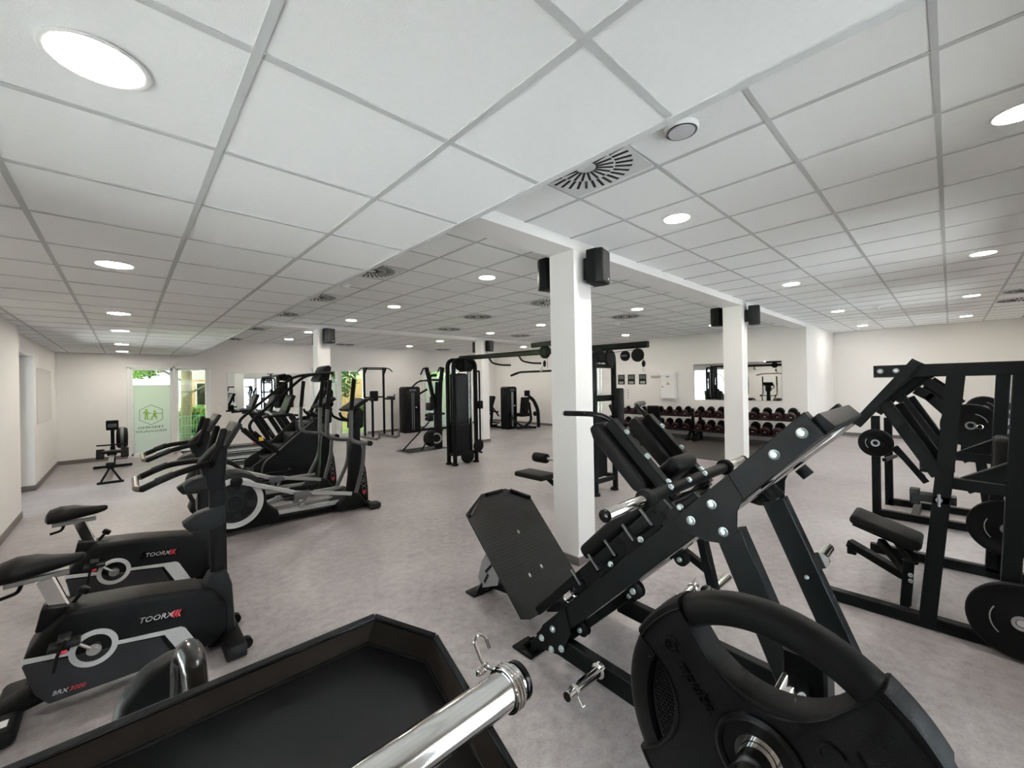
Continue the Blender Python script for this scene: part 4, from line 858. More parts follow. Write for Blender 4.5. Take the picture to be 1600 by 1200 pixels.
part('back_pad', MB().rbox(Q(2.18, -0.33, 1.55), (0.36, 0.09, 0.62), 0.035, 3, rot=Matrix.Rotation(math.radians(45), 3, 'X')), PAD, t)
part('back_pad_board', MB().rbox(Q(2.18, -0.33, 1.49), (0.30, 0.025, 0.58), 0.005, 1, rot=Matrix.Rotation(math.radians(45), 3, 'X')), BLK2, t)
part('head_pad', MB().rbox(Q(2.22, 0.085, 1.60), (0.26, 0.085, 0.24), 0.04, 3, rot=Matrix.Rotation(math.radians(45), 3, 'X')), PAD, t)
for x, x2 in ((1.98, 2.0), (2.38, 2.36)):
    part('shoulder_pad', MB().prism([(1.56, 0.02), (1.60, -0.005), (1.95, -0.005), (2.01, 0.02), (2.0, 0.085), (1.60, 0.085), (1.545, 0.06)], (x, 0, 0), rW, rU, 0.15, 0.02, 3), PAD, t)
    part('pad_bracket', MB().bar(Q(x+0.0, 0.12, 1.45), Q(x, 0.12, 1.96), 0.06, 0.06, up=rU), BLK2, t)
    for q_ in (1.857, 1.691, 1.53): b_ = MB(); bolt(b_, Q(x, 0.15, q_), rU, 0.013); part('bolt', b_, ZINC, t)
    hb = part('handle', MB().tube([Q(x+0.0, 0.12, 1.90), (x, 1.31, 1.49), (x-0.02, 1.40, 1.512), (x-0.03, 1.61, 1.508)] if x < 2.2 else [Q(x, 0.12, 1.90), (x, 1.33, 1.50), (x+0.06, 1.42, 1.545), (x+0.26, 1.47, 1.54)], 0.016, 12, 0.06), BLKG, t)
    e = (x-0.03, 1.612, 1.508) if x < 2.2 else (x+0.262, 1.4705, 1.54)
    sub('handle_cap', MB().sphere(e, 0.0165, 12), STEEL, hb)

# ------------------------------------------------------------------ rubber plate held on a horn post in the foreground
PX, PY, PZ, PR = 0.684, 0.202, 1.132, 0.225
t = thing('plate_horn_post', 'black floor post with a chrome horn behind the large rubber plate', 'gym machine', (0.92, 0.20, 0), 0, world=True)
part('post', MB().bar((0.93, 0.19, 0.0), (0.93, 0.19, 1.19), 0.07, 0.07), BLK2, t)
part('base', MB().rbox((0.93, 0.10, 0.02), (0.30, 0.6, 0.04), 0.01), BLK2, t)
h = part('horn', MB().lathe([(0.0245, 0), (0.0245, 0.335), (0.020, 0.34), (0.001, 0.34)], (0.93, PY, PZ), (-1, 0, 0), 28), CHR, t)
t = thing('rubber_weight_plate', 'large black rubber grip plate with embossed lettering in the right foreground', 'weight plate', (PX+0.03, PY, PZ), 0, world=True)
def pc(a, r, x): return V(x, PY+r*math.cos(a), PZ+r*math.sin(a))     # angle 0 = +Y (image left), 90deg = up
TH = 0.052; XF_ = PX; XB_ = PX+TH
# outer rim torus-like section, swept around
rim = MB(); rr = []
N = 96
for k in range(N):
    a = 2*PI*k/N
    sec = [(0.178, XF_+0.014), (0.184, XF_+0.004), (0.200, XF_+0.000), (0.214, XF_+0.004), (0.222, XF_+0.012), (0.225, XF_+0.022), (0.225, XB_-0.014), (0.219, XB_-0.004), (0.205, XB_), (0.184, XB_-0.004), (0.178, XB_-0.014)]
    rr.append([pc(a, r, x) for r, x in sec])
rim.loft(rr, closed=True); part('rim', rim, RUB, t)
# web: three-lobed plate between the rim and hub; open grip at the top (a0..), recesses elsewhere
def web_outline(n=240):
    """radius of the raised web against angle: two open grips (93, 273 deg), two shallow textured recesses (0, 180 deg)"""
    pts = []
    for k in range(n):
        a = 2*PI*k/n; r = 0.2275
        for g, D, R in ((92.7, 0.2092, 0.121), (272.7, 0.2092, 0.121), (0, 0.255, 0.121), (180, 0.255, 0.121)):
            d = math.radians((math.degrees(a)-g+180) % 360-180)
            if abs(d) < 0.7 and abs(D*math.sin(d)) < R: r = D*math.cos(d)-math.sqrt(R*R-(D*math.sin(d))**2)
        pts.append((a, r))
    return pts
wo = web_outline()
web = MB()
secs = [(0.028, XF_+0.004), ]
rings = []
for a, r in wo:
    rings.append([pc(a, 0.060, XF_-0.001), pc(a, r-0.014, XF_-0.004), pc(a, r-0.004, XF_-0.001), pc(a, r, XF_+0.006), pc(a, r, XB_-0.006), pc(a, r-0.006, XB_), pc(a, 0.060, XB_)])
web.loft(rings, closed=True); part('web', web, RUB, t)
bead = MB(); rings = []
for a, r in wo: 
    c = pc(a, r-0.013, XF_-0.0042); rings.append([c+V(0.0022*math.sin(b), 0.0022*math.cos(b)*math.cos(a), 0.0022*math.cos(b)*math.sin(a)) for b in (0, PI/2, PI, 1.5*PI)])
bead.loft(rings, closed=True); part('bead', bead, BLK2, t)
# textured inserts in the two closed recesses
for g in (0, 180):
    ps = [(math.radians(g-30+60*k/20), 0.182) for k in range(21)]+[(math.radians(g+30-60*k/20), 0.10) for k in range(21)]
    part('recess_floor', MB().prism([(r*math.cos(a), r*math.sin(a)) for a, r in ps], (XF_+0.022, PY, PZ), (0, 1, 0), (0, 0, 1), 0.014), RUB, t)
hx = MB()
for i in range(-30, 31):
    for j in range(-16, 17):
        y = 0.0068*(i+0.5*(j % 2)); z = 0.0062*j; r = math.hypot(y, z); d = abs(math.degrees(math.atan2(z, abs(y))))
        if d < 28 and 0.132 < r < 0.174: hx.cyl((XF_+0.0155, PY+y, PZ+z), (XF_+0.0125, PY+y, PZ+z), 0.0031, 6, 0.0024)
part('grip_texture', hx, RUB, t)['kind'] = 'stuff'
hb = part('hub', MB().ring((PX+0.02, PY, PZ), (1, 0, 0), 0.0255, 0.033, 0.050, 40), CHR, t)
part('hub_ring', MB().torus((PX-0.001, PY, PZ), (1, 0, 0), 0.057, 0.007, 40).ring((PX+0.02, PY, PZ), (1, 0, 0), 0.0325, 0.062, 0.046, 40), BLKG, t)
# embossed lettering on the upper left arm, running down towards the hub
U = V(0, -0.675, -0.738); Wv = V(0, -0.738, 0.675)
tm = text_mb('mpulse.', 0.027, (PX-0.0045, PY+0.124, PZ+0.086), U, Wv, 0.004, 0.25)
part('emboss', tm, RUB, t)
part('emboss', MB().torus((PX-0.0045, PY+0.131, PZ+0.112), (1, 0, 0), 0.012, 0.0020, 20, 6, 0.6, 5.8).torus((PX-0.0045, PY+0.131, PZ+0.112), (1, 0, 0), 0.006, 0.0020, 14, 6, 2.5, 7.0), RUB, t)
part('emboss', MB().torus((PX-0.0045, PY-0.088, PZ+0.062), (1, 0, 0), 0.014, 0.0024, 20, 6, 0.3, 3.4).tube([(PX-0.0045, PY-0.115, PZ+0.085), (PX-0.0045, PY-0.130, PZ+0.045)], 0.0022, 6), RUB, t)

# ------------------------------------------------------------------ leg press sled in the foreground: folded tray, sleeve, pad
t = thing('leg_press_machine', 'black plate machine in the foreground with folded steel tray and chrome sleeve', 'gym machine', (0.0, 0.6, 0), 0, world=True)
A0 = V(0.33, 0.735, 1.27); tU = V(1, 0, 0); tW = V(0, -0.887, -0.462); tN = V(0, -0.462, 0.887)
def T(u, w, n=0.0): return A0+tU*u+tW*w+tN*n
HT = 0.070
outl = [(-0.95, 0.0), (0.0, 0.0), (0.082, 0.085), (0.085, 0.42), (-0.95, 0.42)]
fl2 = [T(u, w, -HT) for u, w in outl]
part('tray_floor', MB().prism([(u, w) for u, w in outl], T(0, 0, -HT), tU, tW, 0.006), mat('tray_floor_black', (0.014, 0.0135, 0.0135), 0.35, spec=0.3, var=0.2, vscale=5), t)
names = ['rear', 'corner', 'side']
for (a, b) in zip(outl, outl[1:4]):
    p0, p1 = T(*a, -HT/2), T(*b, -HT/2); part('tray_wall', MB().bar(p0, p1, 0.006, HT+0.006, up=tN, ch=0.002), WARMSHEEN, t)
    e_ = (tN.cross(p1-p0)).normalized(); part('tray_seam', MB().bar(T(*a, -HT+0.006)+e_*0.004*(1 if (T(-0.3, 0.2)-p0).dot(e_) > 0 else -1), T(*b, -HT+0.006)+e_*0.004*(1 if (T(-0.3, 0.2)-p0).dot(e_) > 0 else -1), 0.004, 0.006, up=tN, ch=0.001), DKSLOT, t)
    part('tray_lip', MB().bar(T(*a, 0.002), T(*b, 0.002), 0.012, 0.007, up=tN, ch=0.003), BLKG, t)
part('tray_rib', MB().bar(T(-0.93, 0.20, -HT+0.003), T(0.06, 0.20, -HT+0.003), 0.003, 0.003, up=tN, ch=0.0005), BLKG, t)
part('carriage_block', MB().box(-0.75, -0.16, 0.40, 0.50, 1.05, 1.24, 0.01), BLK2, t)
SY, SZ = 0.437, 1.265
h = part('chrome_sleeve', MB().lathe([(0.0255, 0.0), (0.0255, 0.55), (0.0255, 0.556), (0.022, 0.558)], (-0.15, SY, SZ), (1, 0, 0), 36), CHR, t)
sub('sleeve_cap', MB().lathe([(0.0262, 0.558), (0.0268, 0.561), (0.0262, 0.566), (0.021, 0.568), (0.001, 0.568)], (-0.15, SY, SZ), (1, 0, 0), 32), BLKG, h)
cl = MB()
for k in range(3): cl.torus((0.386+0.0055*k, SY, SZ), (1, 0.03, 0), 0.0285, 0.0028, 32, 8)
cl.tube([(0.386, SY+0.022, SZ+0.018), (0.374, SY+0.032, SZ+0.024), (0.372, SY+0.052, SZ+0.052), (0.380, SY+0.055, SZ+0.058), (0.392, SY+0.050, SZ+0.054), (0.392, SY+0.040, SZ+0.038)], 0.0024, 8, 0.008)
cl.torus((0.370, SY+0.030, SZ+0.022), (0, 1, 0.4), 0.009, 0.0024, 18, 6)
part('spring_clip', cl, CHR, t)
part('upright_handle', MB().tube([(0.077, 0.802, 1.16), (0.071, 0.804, 1.278), (0.067, 0.82, 1.292), (0.063, 0.865, 1.265), (0.061, 0.88, 1.18)], 0.0165, 16, 0.03), mat('black_chrome', (0.09, 0.088, 0.085), 0.18, 0.9), t)
part('seat_pad', MB().prism([(-0.030, 0.98), (-0.030, 1.11), (-0.018, 1.17), (0.015, 1.207), (0.05, 1.218), (0.08, 1.218), (0.08, 0.98)], (0, 0.975, 0), (1, 0, 0), (0, 0, 1), 0.05, 0.015, 3), PAD, t)
part('machine_rail', MB().bar((-0.70, 0.16, 1.00), (-0.70, 1.30, 0.25), 0.06, 0.10).bar((-0.15, 0.45, 1.02), (-0.15, 1.30, 0.25), 0.06, 0.10), BLK2, t)
part('machine_leg', MB().bar((-0.70, 0.20, 1.0), (-0.70, 0.10, 0.0), 0.06, 0.08).bar((-0.15, 0.55, 0.94), (-0.15, 0.45, 0.0), 0.06, 0.08).bar((-0.70, 1.28, 0.3), (-0.70, 1.32, 0.0), 0.06, 0.08).bar((-0.15, 1.28, 0.3), (-0.15, 1.32, 0.0), 0.06, 0.08), BLK2, t)
part('pad_post', MB().bar((0.04, 1.0, 1.05), (-0.15, 1.12, 0.42), 0.05, 0.05), BLK2, t)

# ------------------------------------------------------------------ plate loaded row machine at the right
t = thing('plate_loaded_machine', 'tall black plate loaded lever machine with seat at right edge', 'gym machine', (4.5, 0.1, 0), 0, world=True)
for k, (x, nm) in enumerate(((3.93, 'near'), (5.27, 'far'))):
    part('base_rail', MB().bar((x, 0.80 if k == 0 else 0.55, 0.045), (x, -0.75, 0.045), 0.07, 0.08), BLK2, t)
    part('post', MB().bar((x, 0.125, 0.05), (x, -0.025, 1.70), 0.10, 0.085, up=(0, 1, 0)), BLK2, t)
    part('top_beam', MB().bar((x, 0.375, 1.733), (x, -0.62, 1.738), 0.07, 0.085), BLK2, t)
    part('rear_post', MB().bar((x, -0.30, 1.70), (x, -0.22, 0.05), 0.07, 0.08, up=(0, 1, 0)), BLK2, t)
    part('cross_beam', MB().bar((x, 0.08, 1.0), (x, -0.60, 0.975), 0.06, 0.075), BLK2, t)
    part('lever_arm', MB().bar((x-0.02, 0.15, 1.80), (x-0.02, 0.475, 1.35), 0.06, 0.075, up=(1, 0, 0)).bar((x+0.08, 0.10, 1.72), (x+0.04, 0.36, 1.47), 0.05, 0.05, up=(1, 0, 0)), BLK2, t)
    part('lever_link', MB().bar((x-0.01, 0.32, 1.51), (x-0.01, 0.06, 1.04), 0.075, 0.085, up=(1, 0, 0)).bar((x+0.12, 0.26, 1.50), (x+0.12, 0.05, 1.10), 0.06, 0.07, up=(1, 0, 0)), BLK2, t)
    part('press_arm', MB().barpath([(x+0.20, 0.17, 1.60), (x+0.20, 0.10, 1.55), (x+0.20, -0.02, 1.40)], 0.05, 0.06).bar((x+0.26, 0.12, 1.66), (x+0.26, -0.05, 1.50), 0.05, 0.06), BLK2, t)
    part('diagonal_lever', MB().bar((x+0.02, -0.05, 0.98), (x+0.02, -0.75, 1.42), 0.06, 0.10), BLK2, t)
    part('clamp', MB().box(x-0.05, x+0.05, -0.02, 0.19, 0.855, 0.905, 0.004).box(x-0.04, x+0.04, 0.15, 0.20, 0.83, 0.93, 0.004), BLKG, t)
    part('clamp_pin', MB().cyl((x-0.06, 0.06, 0.92), (x-0.06, 0.06, 0.84), 0.008, 8), STEEL, t)
    for y, z in ((0.338, 1.735), (0.257, 1.736), (0.06, 0.88)): b_ = MB(); bolt(b_, (x-0.052 if z < 1 else x-0.036, y, z), (-1, 0, 0), 0.014); part('bolt', b_, STEEL, t)
for a_, b_, w_ in (((3.93, -0.60, 0.045), (5.27, -0.60, 0.045), 0.075), ((3.93, -0.5, 1.73), (5.27, -0.5, 1.73), 0.07)): part('cross_tube', MB().bar(a_, b_, w_, w_), BLK2, t)
part('seat_support', MB().bar((4.10, 0.24, 0.05), (4.12, 0.22, 0.36), 0.06, 0.06).bar((4.10, 0.245, 0.05), (4.7, 0.25, 0.05), 0.05, 0.06).bar((4.20, 0.24, 0.25), (4.45, 0.40, 0.36), 0.05, 0.055).bar((4.3, 0.20, 0.30), (4.45, 0.30, 0.40), 0.06, 0.06), BLK2, t)
b_ = MB(); bolt(b_, (4.085, 0.21, 0.27), (-1, 0, 0), 0.013); bolt(b_, (4.085, 0.21, 0.23), (-1, 0, 0), 0.013); part('bolt', b_, STEEL, t)
sm = Matrix.Rotation(math.radians(18), 3, 'X')
part('seat_pad', MB().rbox((4.47, 0.37, 0.475), (0.34, 0.44, 0.075), 0.03, 3, rot=sm), PAD, t)
part('seat_board', MB().rbox((4.47, 0.385, 0.43), (0.26, 0.38, 0.02), 0.004, 1, rot=sm), BLK2, t)
part('adjust_arm', MB().bar((4.44, 0.60, 0.30), (4.30, 0.25, 0.18), 0.07, 0.06).box(4.39, 4.49, 0.55, 0.61, 0.22, 0.30, 0.004), BLK2, t)
part('chest_pad', MB().rbox((4.60, -0.25, 1.05), (0.30, 0.08, 0.40), 0.03, 3), PAD, t)
def disc_plate(x, y, z, r, label, grp, ax=(1, 0, 0), th=0.045):
    p = thing('weight_plate', label, 'weight plate', (x, y, z), 0, grp, world=True)
    part('disc', MB().lathe([(0.026, -th/2), (0.05, -th/2-0.004), (0.07, -th/2+0.004), (r*0.78, -th/2+0.006), (r*0.84, -th/2-0.002), (r*0.97, -th/2), (r, -th/2+0.01), (r, th/2-0.01), (r*0.97, th/2), (r*0.84, th/2), (0.026, th/2)], (x, y, z), ax, 40), RUB, p)
    part('hub', MB().ring((x, y, z), ax, 0.025, 0.042, th+0.012, 24), STEEL, p)
    part('print', MB().torus((x-th/2-0.001, y, z), ax, r*0.55, 0.003, 30, 6, 0.3, 1.3).torus((x-th/2-0.001, y, z), ax, r*0.55, 0.003, 30, 6, 2.6, 3.9), SILV, p)
    return p
disc_plate(3.82, -0.27, 0.24, 0.225, 'black rubber disc plate at the lower right edge of the photo', 'plates on the lever machine')
disc_plate(5.14, -0.30, 0.46, 0.225, 'black rubber disc plate seen through the frame of the lever machine', 'plates on the lever machine')
for x, z in ((3.90, 0.24), (5.20, 0.46)): part('plate_horn', MB().lathe([(0.024, 0), (0.024, 0.16), (0.02, 0.165)], (x+0.06, -0.27 if x < 4.5 else -0.30, z), (-1, 0, 0), 18), CHR, t); part('horn_post', MB().bar((x+0.06, -0.27, 0.08), (x+0.06, -0.27, z+0.06), 0.05, 0.05), BLK2, t)

# ------------------------------------------------------------------ second plate machine behind it
t = thing('plate_loaded_machine', 'black plate loaded machine with square posts behind the lever machine', 'gym machine', (6.9, 0.3, 0), 0, world=True)
part('post', MB().bar((6.66, 0.63, 0.0), (6.66, 0.63, 1.22), 0.08, 0.08), BLK2, t)
part('post', MB().bar((7.35, 0.57, 0.0), (7.35, 0.57, 1.15), 0.08, 0.08), BLK2, t)
part('base_rail', MB().bar((6.66, 0.64, 0.05), (6.6, -0.9, 0.05), 0.08, 0.08).bar((7.35, 0.58, 0.05), (7.35, -0.9, 0.05), 0.08, 0.08).bar((6.66, 0.3, 0.05), (7.35, 0.3, 0.05), 0.07, 0.07), BLK2, t)
part('lever', MB().bar((6.55, 0.60, 1.0), (6.6, 0.22, 0.55), 0.03, 0.04).bar((6.50, 0.45, 0.88), (6.55, 0.2, 0.5), 0.06, 0.06).bar((6.6, 0.55, 0.70), (7.3, 0.5, 0.66), 0.04, 0.04), BLK2, t)
part('pivot_frame', MB().bar((6.7, -0.25, 1.40), (6.9, -0.65, 1.30), 0.06, 0.07).bar((6.6, -0.07, 0.93), (6.6, -0.60, 0.90), 0.08, 0.10).bar((6.6, -0.2, 0.9), (6.6, -0.28, 0.05), 0.08, 0.08).bar((6.62, -0.28, 1.40), (6.62, -0.25, 0.95), 0.02, 0.02), BLK2, t)
part('horn', MB().lathe([(0.024, 0), (0.024, 0.45), (0.02, 0.455)], (6.75, -0.20, 1.17), (-1, 0, 0), 18).lathe([(0.024, 0), (0.024, 0.30), (0.02, 0.305)], (6.65, -0.38, 0.98), (-1, -0.3, 0.3), 18), CHR, t)
part('roller_pad', MB().cyl((6.50, -0.37, 1.22), (6.80, -0.37, 1.22), 0.085, 20).cyl((6.45, -0.375, 0.94), (6.75, -0.375, 0.94), 0.085, 20), PAD, t)
part('roller_end', MB().cyl((6.49, -0.37, 1.22), (6.51, -0.37, 1.22), 0.045, 18).cyl((6.44, -0.375, 0.94), (6.46, -0.375, 0.94), 0.045, 18), WHT, t)
disc_plate(6.44, -0.14, 1.17, 0.225, 'black grip plate on the machine seen above the lever frame', 'plates on the rear machine')
disc_plate(6.62, -0.24, 1.33, 0.14, 'small black disc plate standing above the larger grip plate', 'plates on the rear machine')
disc_plate(6.58, 0.625, 0.90, 0.165, 'round black plate on the square post behind the hack squat tip', 'plates on the rear machine')
# ================================================================== CABLE STATION AND FAR MACHINES
def stack_rods(mb, x, y, z0, z1, d=0.05):
    for s in (-1, 1): mb.cyl((x, y+s*d, z0), (x, y+s*d, z1), 0.011, 10)
t = thing('cable_station', 'black cable crossover station with two towers joined by a long overhead beam', 'cable machine', (5.25, 5.4, 0), 0, world=True)
# left tower: rounded frame hoops
for y in (7.06, 7.28):
    part('tower_hoop', MB().tube([(4.97, y, 0.03), (4.97, y, 2.20), (5.52, y-0.02, 2.20), (5.52, y-0.02, 0.03)], 0.045, 12, 0.16, 7), BLK2, t)
    for x in (4.97, 5.52): part('foot', MB().lathe([(0.07, 0), (0.07, 0.02), (0.05, 0.04)], (x, y, 0), (0, 0, 1), 16), RUB, t)
part('tower_base', MB().bar((4.97, 7.06, 0.22), (4.97, 7.28, 0.22), 0.06, 0.06).bar((5.52, 7.06, 0.22), (5.52, 7.26, 0.22), 0.06, 0.06).bar((4.97, 7.06, 0.22), (5.52, 7.06, 0.22), 0.06, 0.06).bar((4.97, 7.28, 0.22), (5.52, 7.26, 0.22), 0.06, 0.06), BLK2, t)
part('stack_cover', MB().box(5.00, 5.36, 7.09, 7.27, 0.25, 1.92, 0.03), BLKG, t)
part('stack_cover_low', MB().box(4.99, 5.37, 7.05, 7.29, 0.25, 0.85, 0.02), PLAS, t)
g = MB(); stack_rods(g, 5.38, 7.10, 0.25, 2.1, 0.0); stack_rods(g, 5.45, 7.12, 0.25, 2.1, 0.03); part('guide_rod', g, CHR, t)
part('weight_stack', MB().box(5.375, 5.47, 7.13, 7.27, 0.25, 0.95, 0.004), BLK, t)
part('top_pulley', MB().lathe([(0.09, -0.02), (0.105, -0.012), (0.09, 0), (0.105, 0.012), (0.09, 0.02)], (5.12, 7.05, 2.08), (0, 1, 0), 24).lathe([(0.10, -0.02), (0.115, -0.012), (0.10, 0), (0.115, 0.012), (0.10, 0.02)], (5.36, 7.05, 2.07), (0, 1, 0), 24).box(5.2, 5.28, 7.0, 7.2, 1.95, 2.2, 0.01), BLK, t)
part('low_pulley', MB().lathe([(0.10, -0.03), (0.13, -0.015), (0.115, 0), (0.13, 0.015), (0.10, 0.03)], (5.53, 6.98, 0.36), (0, 1, 0.0), 24).bar((5.5, 6.98, 0.25), (5.62, 6.98, 0.2), 0.04, 0.04), PLAS, t)
part('floor_pulley', MB().lathe([(0.12, -0.03), (0.14, -0.015), (0.12, 0), (0.14, 0.015), (0.12, 0.03)], (5.25, 7.0, 0.16), (0.3, 1, 0), 24), PLAS, t)
part('slide_column', MB().cyl((5.60, 7.0, 0.3), (5.60, 7.0, 1.95), 0.02, 12).tube([(5.52, 7.0, 1.95), (5.60, 7.0, 1.97), (5.60, 7.0, 1.9)], 0.02, 10, 0.03).box(5.56, 5.66, 6.95, 7.05, 1.15, 1.32, 0.01), BLK, t)
# overhead beam
part('overhead_beam', MB().bar((5.25, 7.2, 2.245), (5.28, 2.86, 2.20), 0.08, 0.09, ch=0.015).bar((5.25, 5.05, 2.35), (5.25, 4.2, 2.36), 0.07, 0.08), BLK2, t)
for y in (6.30, 5.45):
    part('pullup_grip', MB().tube([(5.30, y, 2.20), (5.38, y, 2.10), (5.55, y-0.10, 2.06), (5.75, y-0.14, 2.06)], 0.018, 10, 0.06), RUB, t)
# right tower
for y in (3.62, 4.15):
    part('tower_hoop', MB().tube([(5.07, y, 0.03), (5.07, y, 2.14), (5.56, y-0.02, 2.14), (5.56, y-0.02, 0.03)], 0.042, 12, 0.15, 7), BLK2, t)
    for x in (5.07, 5.56): part('foot', MB().lathe([(0.065, 0), (0.065, 0.02), (0.05, 0.04)], (x, y, 0), (0, 0, 1), 16), RUB, t)
part('tower_cross', MB().bar((5.07, 3.62, 1.93), (5.56, 3.60, 1.93), 0.05, 0.06).bar((5.07, 3.62, 1.44), (5.56, 3.60, 1.44), 0.05, 0.09).bar((5.07, 3.62, 1.12), (5.56, 3.60, 1.12), 0.05, 0.09).bar((5.07, 3.62, 0.20), (5.56, 3.60, 0.20), 0.05, 0.06).bar((5.07, 3.62, 0.22), (5.07, 4.15, 0.22), 0.05, 0.06).bar((5.56, 3.60, 0.22), (5.56, 4.13, 0.22), 0.05, 0.06), BLK2, t)
g = MB()
for x in (5.17, 5.26, 5.36, 5.44): g.cyl((x, 3.75, 0.22), (x, 3.75, 2.1), 0.011, 10)
part('guide_rod', g, CHR, t)
part('weight_stack', MB().box(5.14, 5.50, 3.70, 3.92, 0.22, 0.64, 0.006), PLAS, t)
part('stack_top', MB().box(5.16, 5.30, 3.66, 3.70, 0.60, 0.90, 0.004).cyl((5.43, 3.64, 0.56), (5.43, 3.70, 0.56), 0.02, 12), BLK, t)
part('pulley_block', MB().box(5.10, 5.40, 3.55, 3.70, 1.98, 2.16, 0.03).lathe([(0.12, -0.03), (0.14, 0), (0.12, 0.03)], (5.40, 3.56, 2.05), (0, 1, 0), 24), PLAS, t)
part('vertical_pad', MB().rbox((5.55, 3.50, 1.31), (0.17, 0.09, 0.56), 0.03, 3), PAD, t)
for y, r in ((3.22, 0.075), (3.02, 0.095)):
    p = part('cable_pulley', MB().lathe([(r*0.3, -0.03), (r*0.9, -0.025), (r, -0.012), (r*0.9, 0), (r, 0.012), (r*0.9, 0.025), (r*0.3, 0.03)], (5.28, y, 2.06), (1, 0, 0), 24), PLAS, t)
    if r < 0.09: sub('pulley_label', MB().rbox((5.245, y, 2.06), (0.006, 0.10, 0.025), 0.002), GRAYP, p)
part('cable', MB().cyl((5.28, 3.5, 2.12), (5.28, 3.02, 2.14), 0.004, 6).cyl((5.28, 2.93, 2.05), (5.28, 2.93, 1.97), 0.004, 6).cyl((5.25, 4.70, 2.2), (5.25, 4.70, 1.93), 0.004, 6), BLK, t)
part('cable_end', MB().lathe([(0.012, 0), (0.028, -0.03), (0.024, -0.07), (0.012, -0.09)], (5.28, 2.93, 1.98), (0, 0, 1), 14), RUB, t)
part('carabiner', MB().torus((5.28, 2.93, 1.84), (1, 0, 0), 0.016, 0.004, 20, 6).tube([(5.28, 2.915, 1.84), (5.28, 2.92, 1.89), (5.28, 2.94, 1.89), (5.28, 2.945, 1.84)], 0.004, 6, 0.01), CHR, t)
part('lat_pulley', MB().lathe([(0.04, -0.04), (0.10, -0.03), (0.115, -0.015), (0.10, 0), (0.115, 0.015), (0.10, 0.03), (0.04, 0.04)], (5.25, 4.75, 2.22), (1, 0, 0), 24), PLAS, t)
part('lat_swivel', MB().lathe([(0.012, 0.04), (0.028, 0.0), (0.024, -0.05), (0.01, -0.07)], (5.2, 4.72, 2.03), (0, 0, 1), 14), RUB, t)
b_ = thing('lat_pulldown_bar', 'long bent black lat bar hanging under the overhead beam', 'bar', (5.1, 4.7, 1.88), 0, world=True)
part('bar', MB().tube([(5.1, 5.45, 1.83), (5.1, 5.22, 1.885), (5.1, 4.20, 1.885), (5.1, 3.95, 1.83)], 0.018, 12, 0.06), BLK, b_)
part('grip', MB().tube([(5.1, 5.45, 1.83), (5.1, 5.27, 1.873)], 0.021, 12).tube([(5.1, 3.95, 1.83), (5.1, 4.15, 1.874)], 0.021, 12), RUB, b_)
part('hanger', MB().lathe([(0.035, 0), (0.012, 0.06), (0.006, 0.09)], (5.1, 4.70, 1.885), (0, 0, 1), 12).cyl((5.1, 4.7, 1.95), (5.17, 4.72, 2.0), 0.005, 8), CHR, b_)
# lat seat in front of the right tower
t = thing('pulldown_seat', 'black pulldown seat with foam knee roller partly behind the near pillar', 'seat', (4.2, 3.8, 0), 0, world=True)
part('seat_pad', MB().rbox((4.10, 3.93, 0.43), (0.32, 0.52, 0.07), 0.025, 3), PAD, t)
part('seat_leg', MB().bar((4.15, 3.75, 0.40), (4.45, 3.50, 0.03), 0.06, 0.06).bar((4.2, 3.6, 0.04), (5.1, 3.85, 0.04), 0.07, 0.07), BLK2, t)
part('roller_post', MB().bar((4.25, 3.58, 0.36), (4.25, 3.55, 0.93), 0.06, 0.06).lathe([(0.05, -0.03), (0.06, 0), (0.05, 0.03)], (4.25, 3.60, 0.66), (0, 1, 0), 18), BLK2, t)
part('knee_roller', MB().lathe([(0.03, -0.12), (0.062, -0.11), (0.066, -0.09), (0.066, 0.09), (0.062, 0.11), (0.03, 0.12)], (4.12, 3.84, 0.67), (0, 1, 0), 20), PAD, t)
part('roller_axle', MB().cyl((4.12, 3.72, 0.67), (4.24, 3.55, 0.66), 0.022, 12), STEEL, t)

# ------------------------------------------------------------------ power tower
t = thing('power_tower', 'grey and black pull-up and dip tower beside the terrace door', 'power tower', (5.95, 12.6, 0), 0, world=True)
for x in (5.60, 6.27):
    part('base_foot', MB().bar((x, 12.05, 0.035), (x, 13.2, 0.035), 0.06, 0.06), GRYM, t)
    part('foot_peg', MB().bar((x+0.12, 12.15, 0.06), (x+0.12, 12.15, 0.26), 0.05, 0.05).bar((x-0.02, 12.15, 0.05), (x+0.14, 12.15, 0.05), 0.05, 0.05), GRYM, t)
    part('upright', MB().bar((x+0.08, 13.10, 0.04), (x+0.08, 13.10, 2.26), 0.06, 0.06), BLK, t)
    part('dip_upright', MB().bar((x+0.13, 12.62, 0.04), (x+0.13, 12.62, 1.22), 0.06, 0.06), BLK, t)
    part('dip_arm', MB().bar((x+0.08, 13.10, 1.24), (x+0.13, 12.45, 1.24), 0.06, 0.06).bar((x+0.13, 12.45, 1.25), (x+0.13, 12.45, 1.38), 0.03, 0.03), BLK, t)
    part('arm_pad', MB().rbox((x+0.12, 12.72, 1.30), (0.10, 0.32, 0.05), 0.02), PAD, t)
    part('corner_plate', MB().prism([(0, 2.26), (-0.22, 2.26), (0, 2.02)], (x+0.08, 13.10, 0), (0, 1, 0), (0, 0, 1), 0.05), BLK, t)
part('pull_up_bar', MB().tube([(5.36, 12.85, 2.12), (5.52, 12.95, 2.25), (5.75, 13.0, 2.27), (6.35, 13.0, 2.27), (6.48, 12.95, 2.25), (6.56, 12.86, 2.14)], 0.018, 10, 0.06).cyl((5.68, 13.10, 2.23), (6.35, 13.10, 2.23), 0.02, 10), BLK, t)
part('back_pad', MB().rbox((5.95, 12.98, 1.34), (0.28, 0.07, 0.34), 0.03, 3), PAD, t)
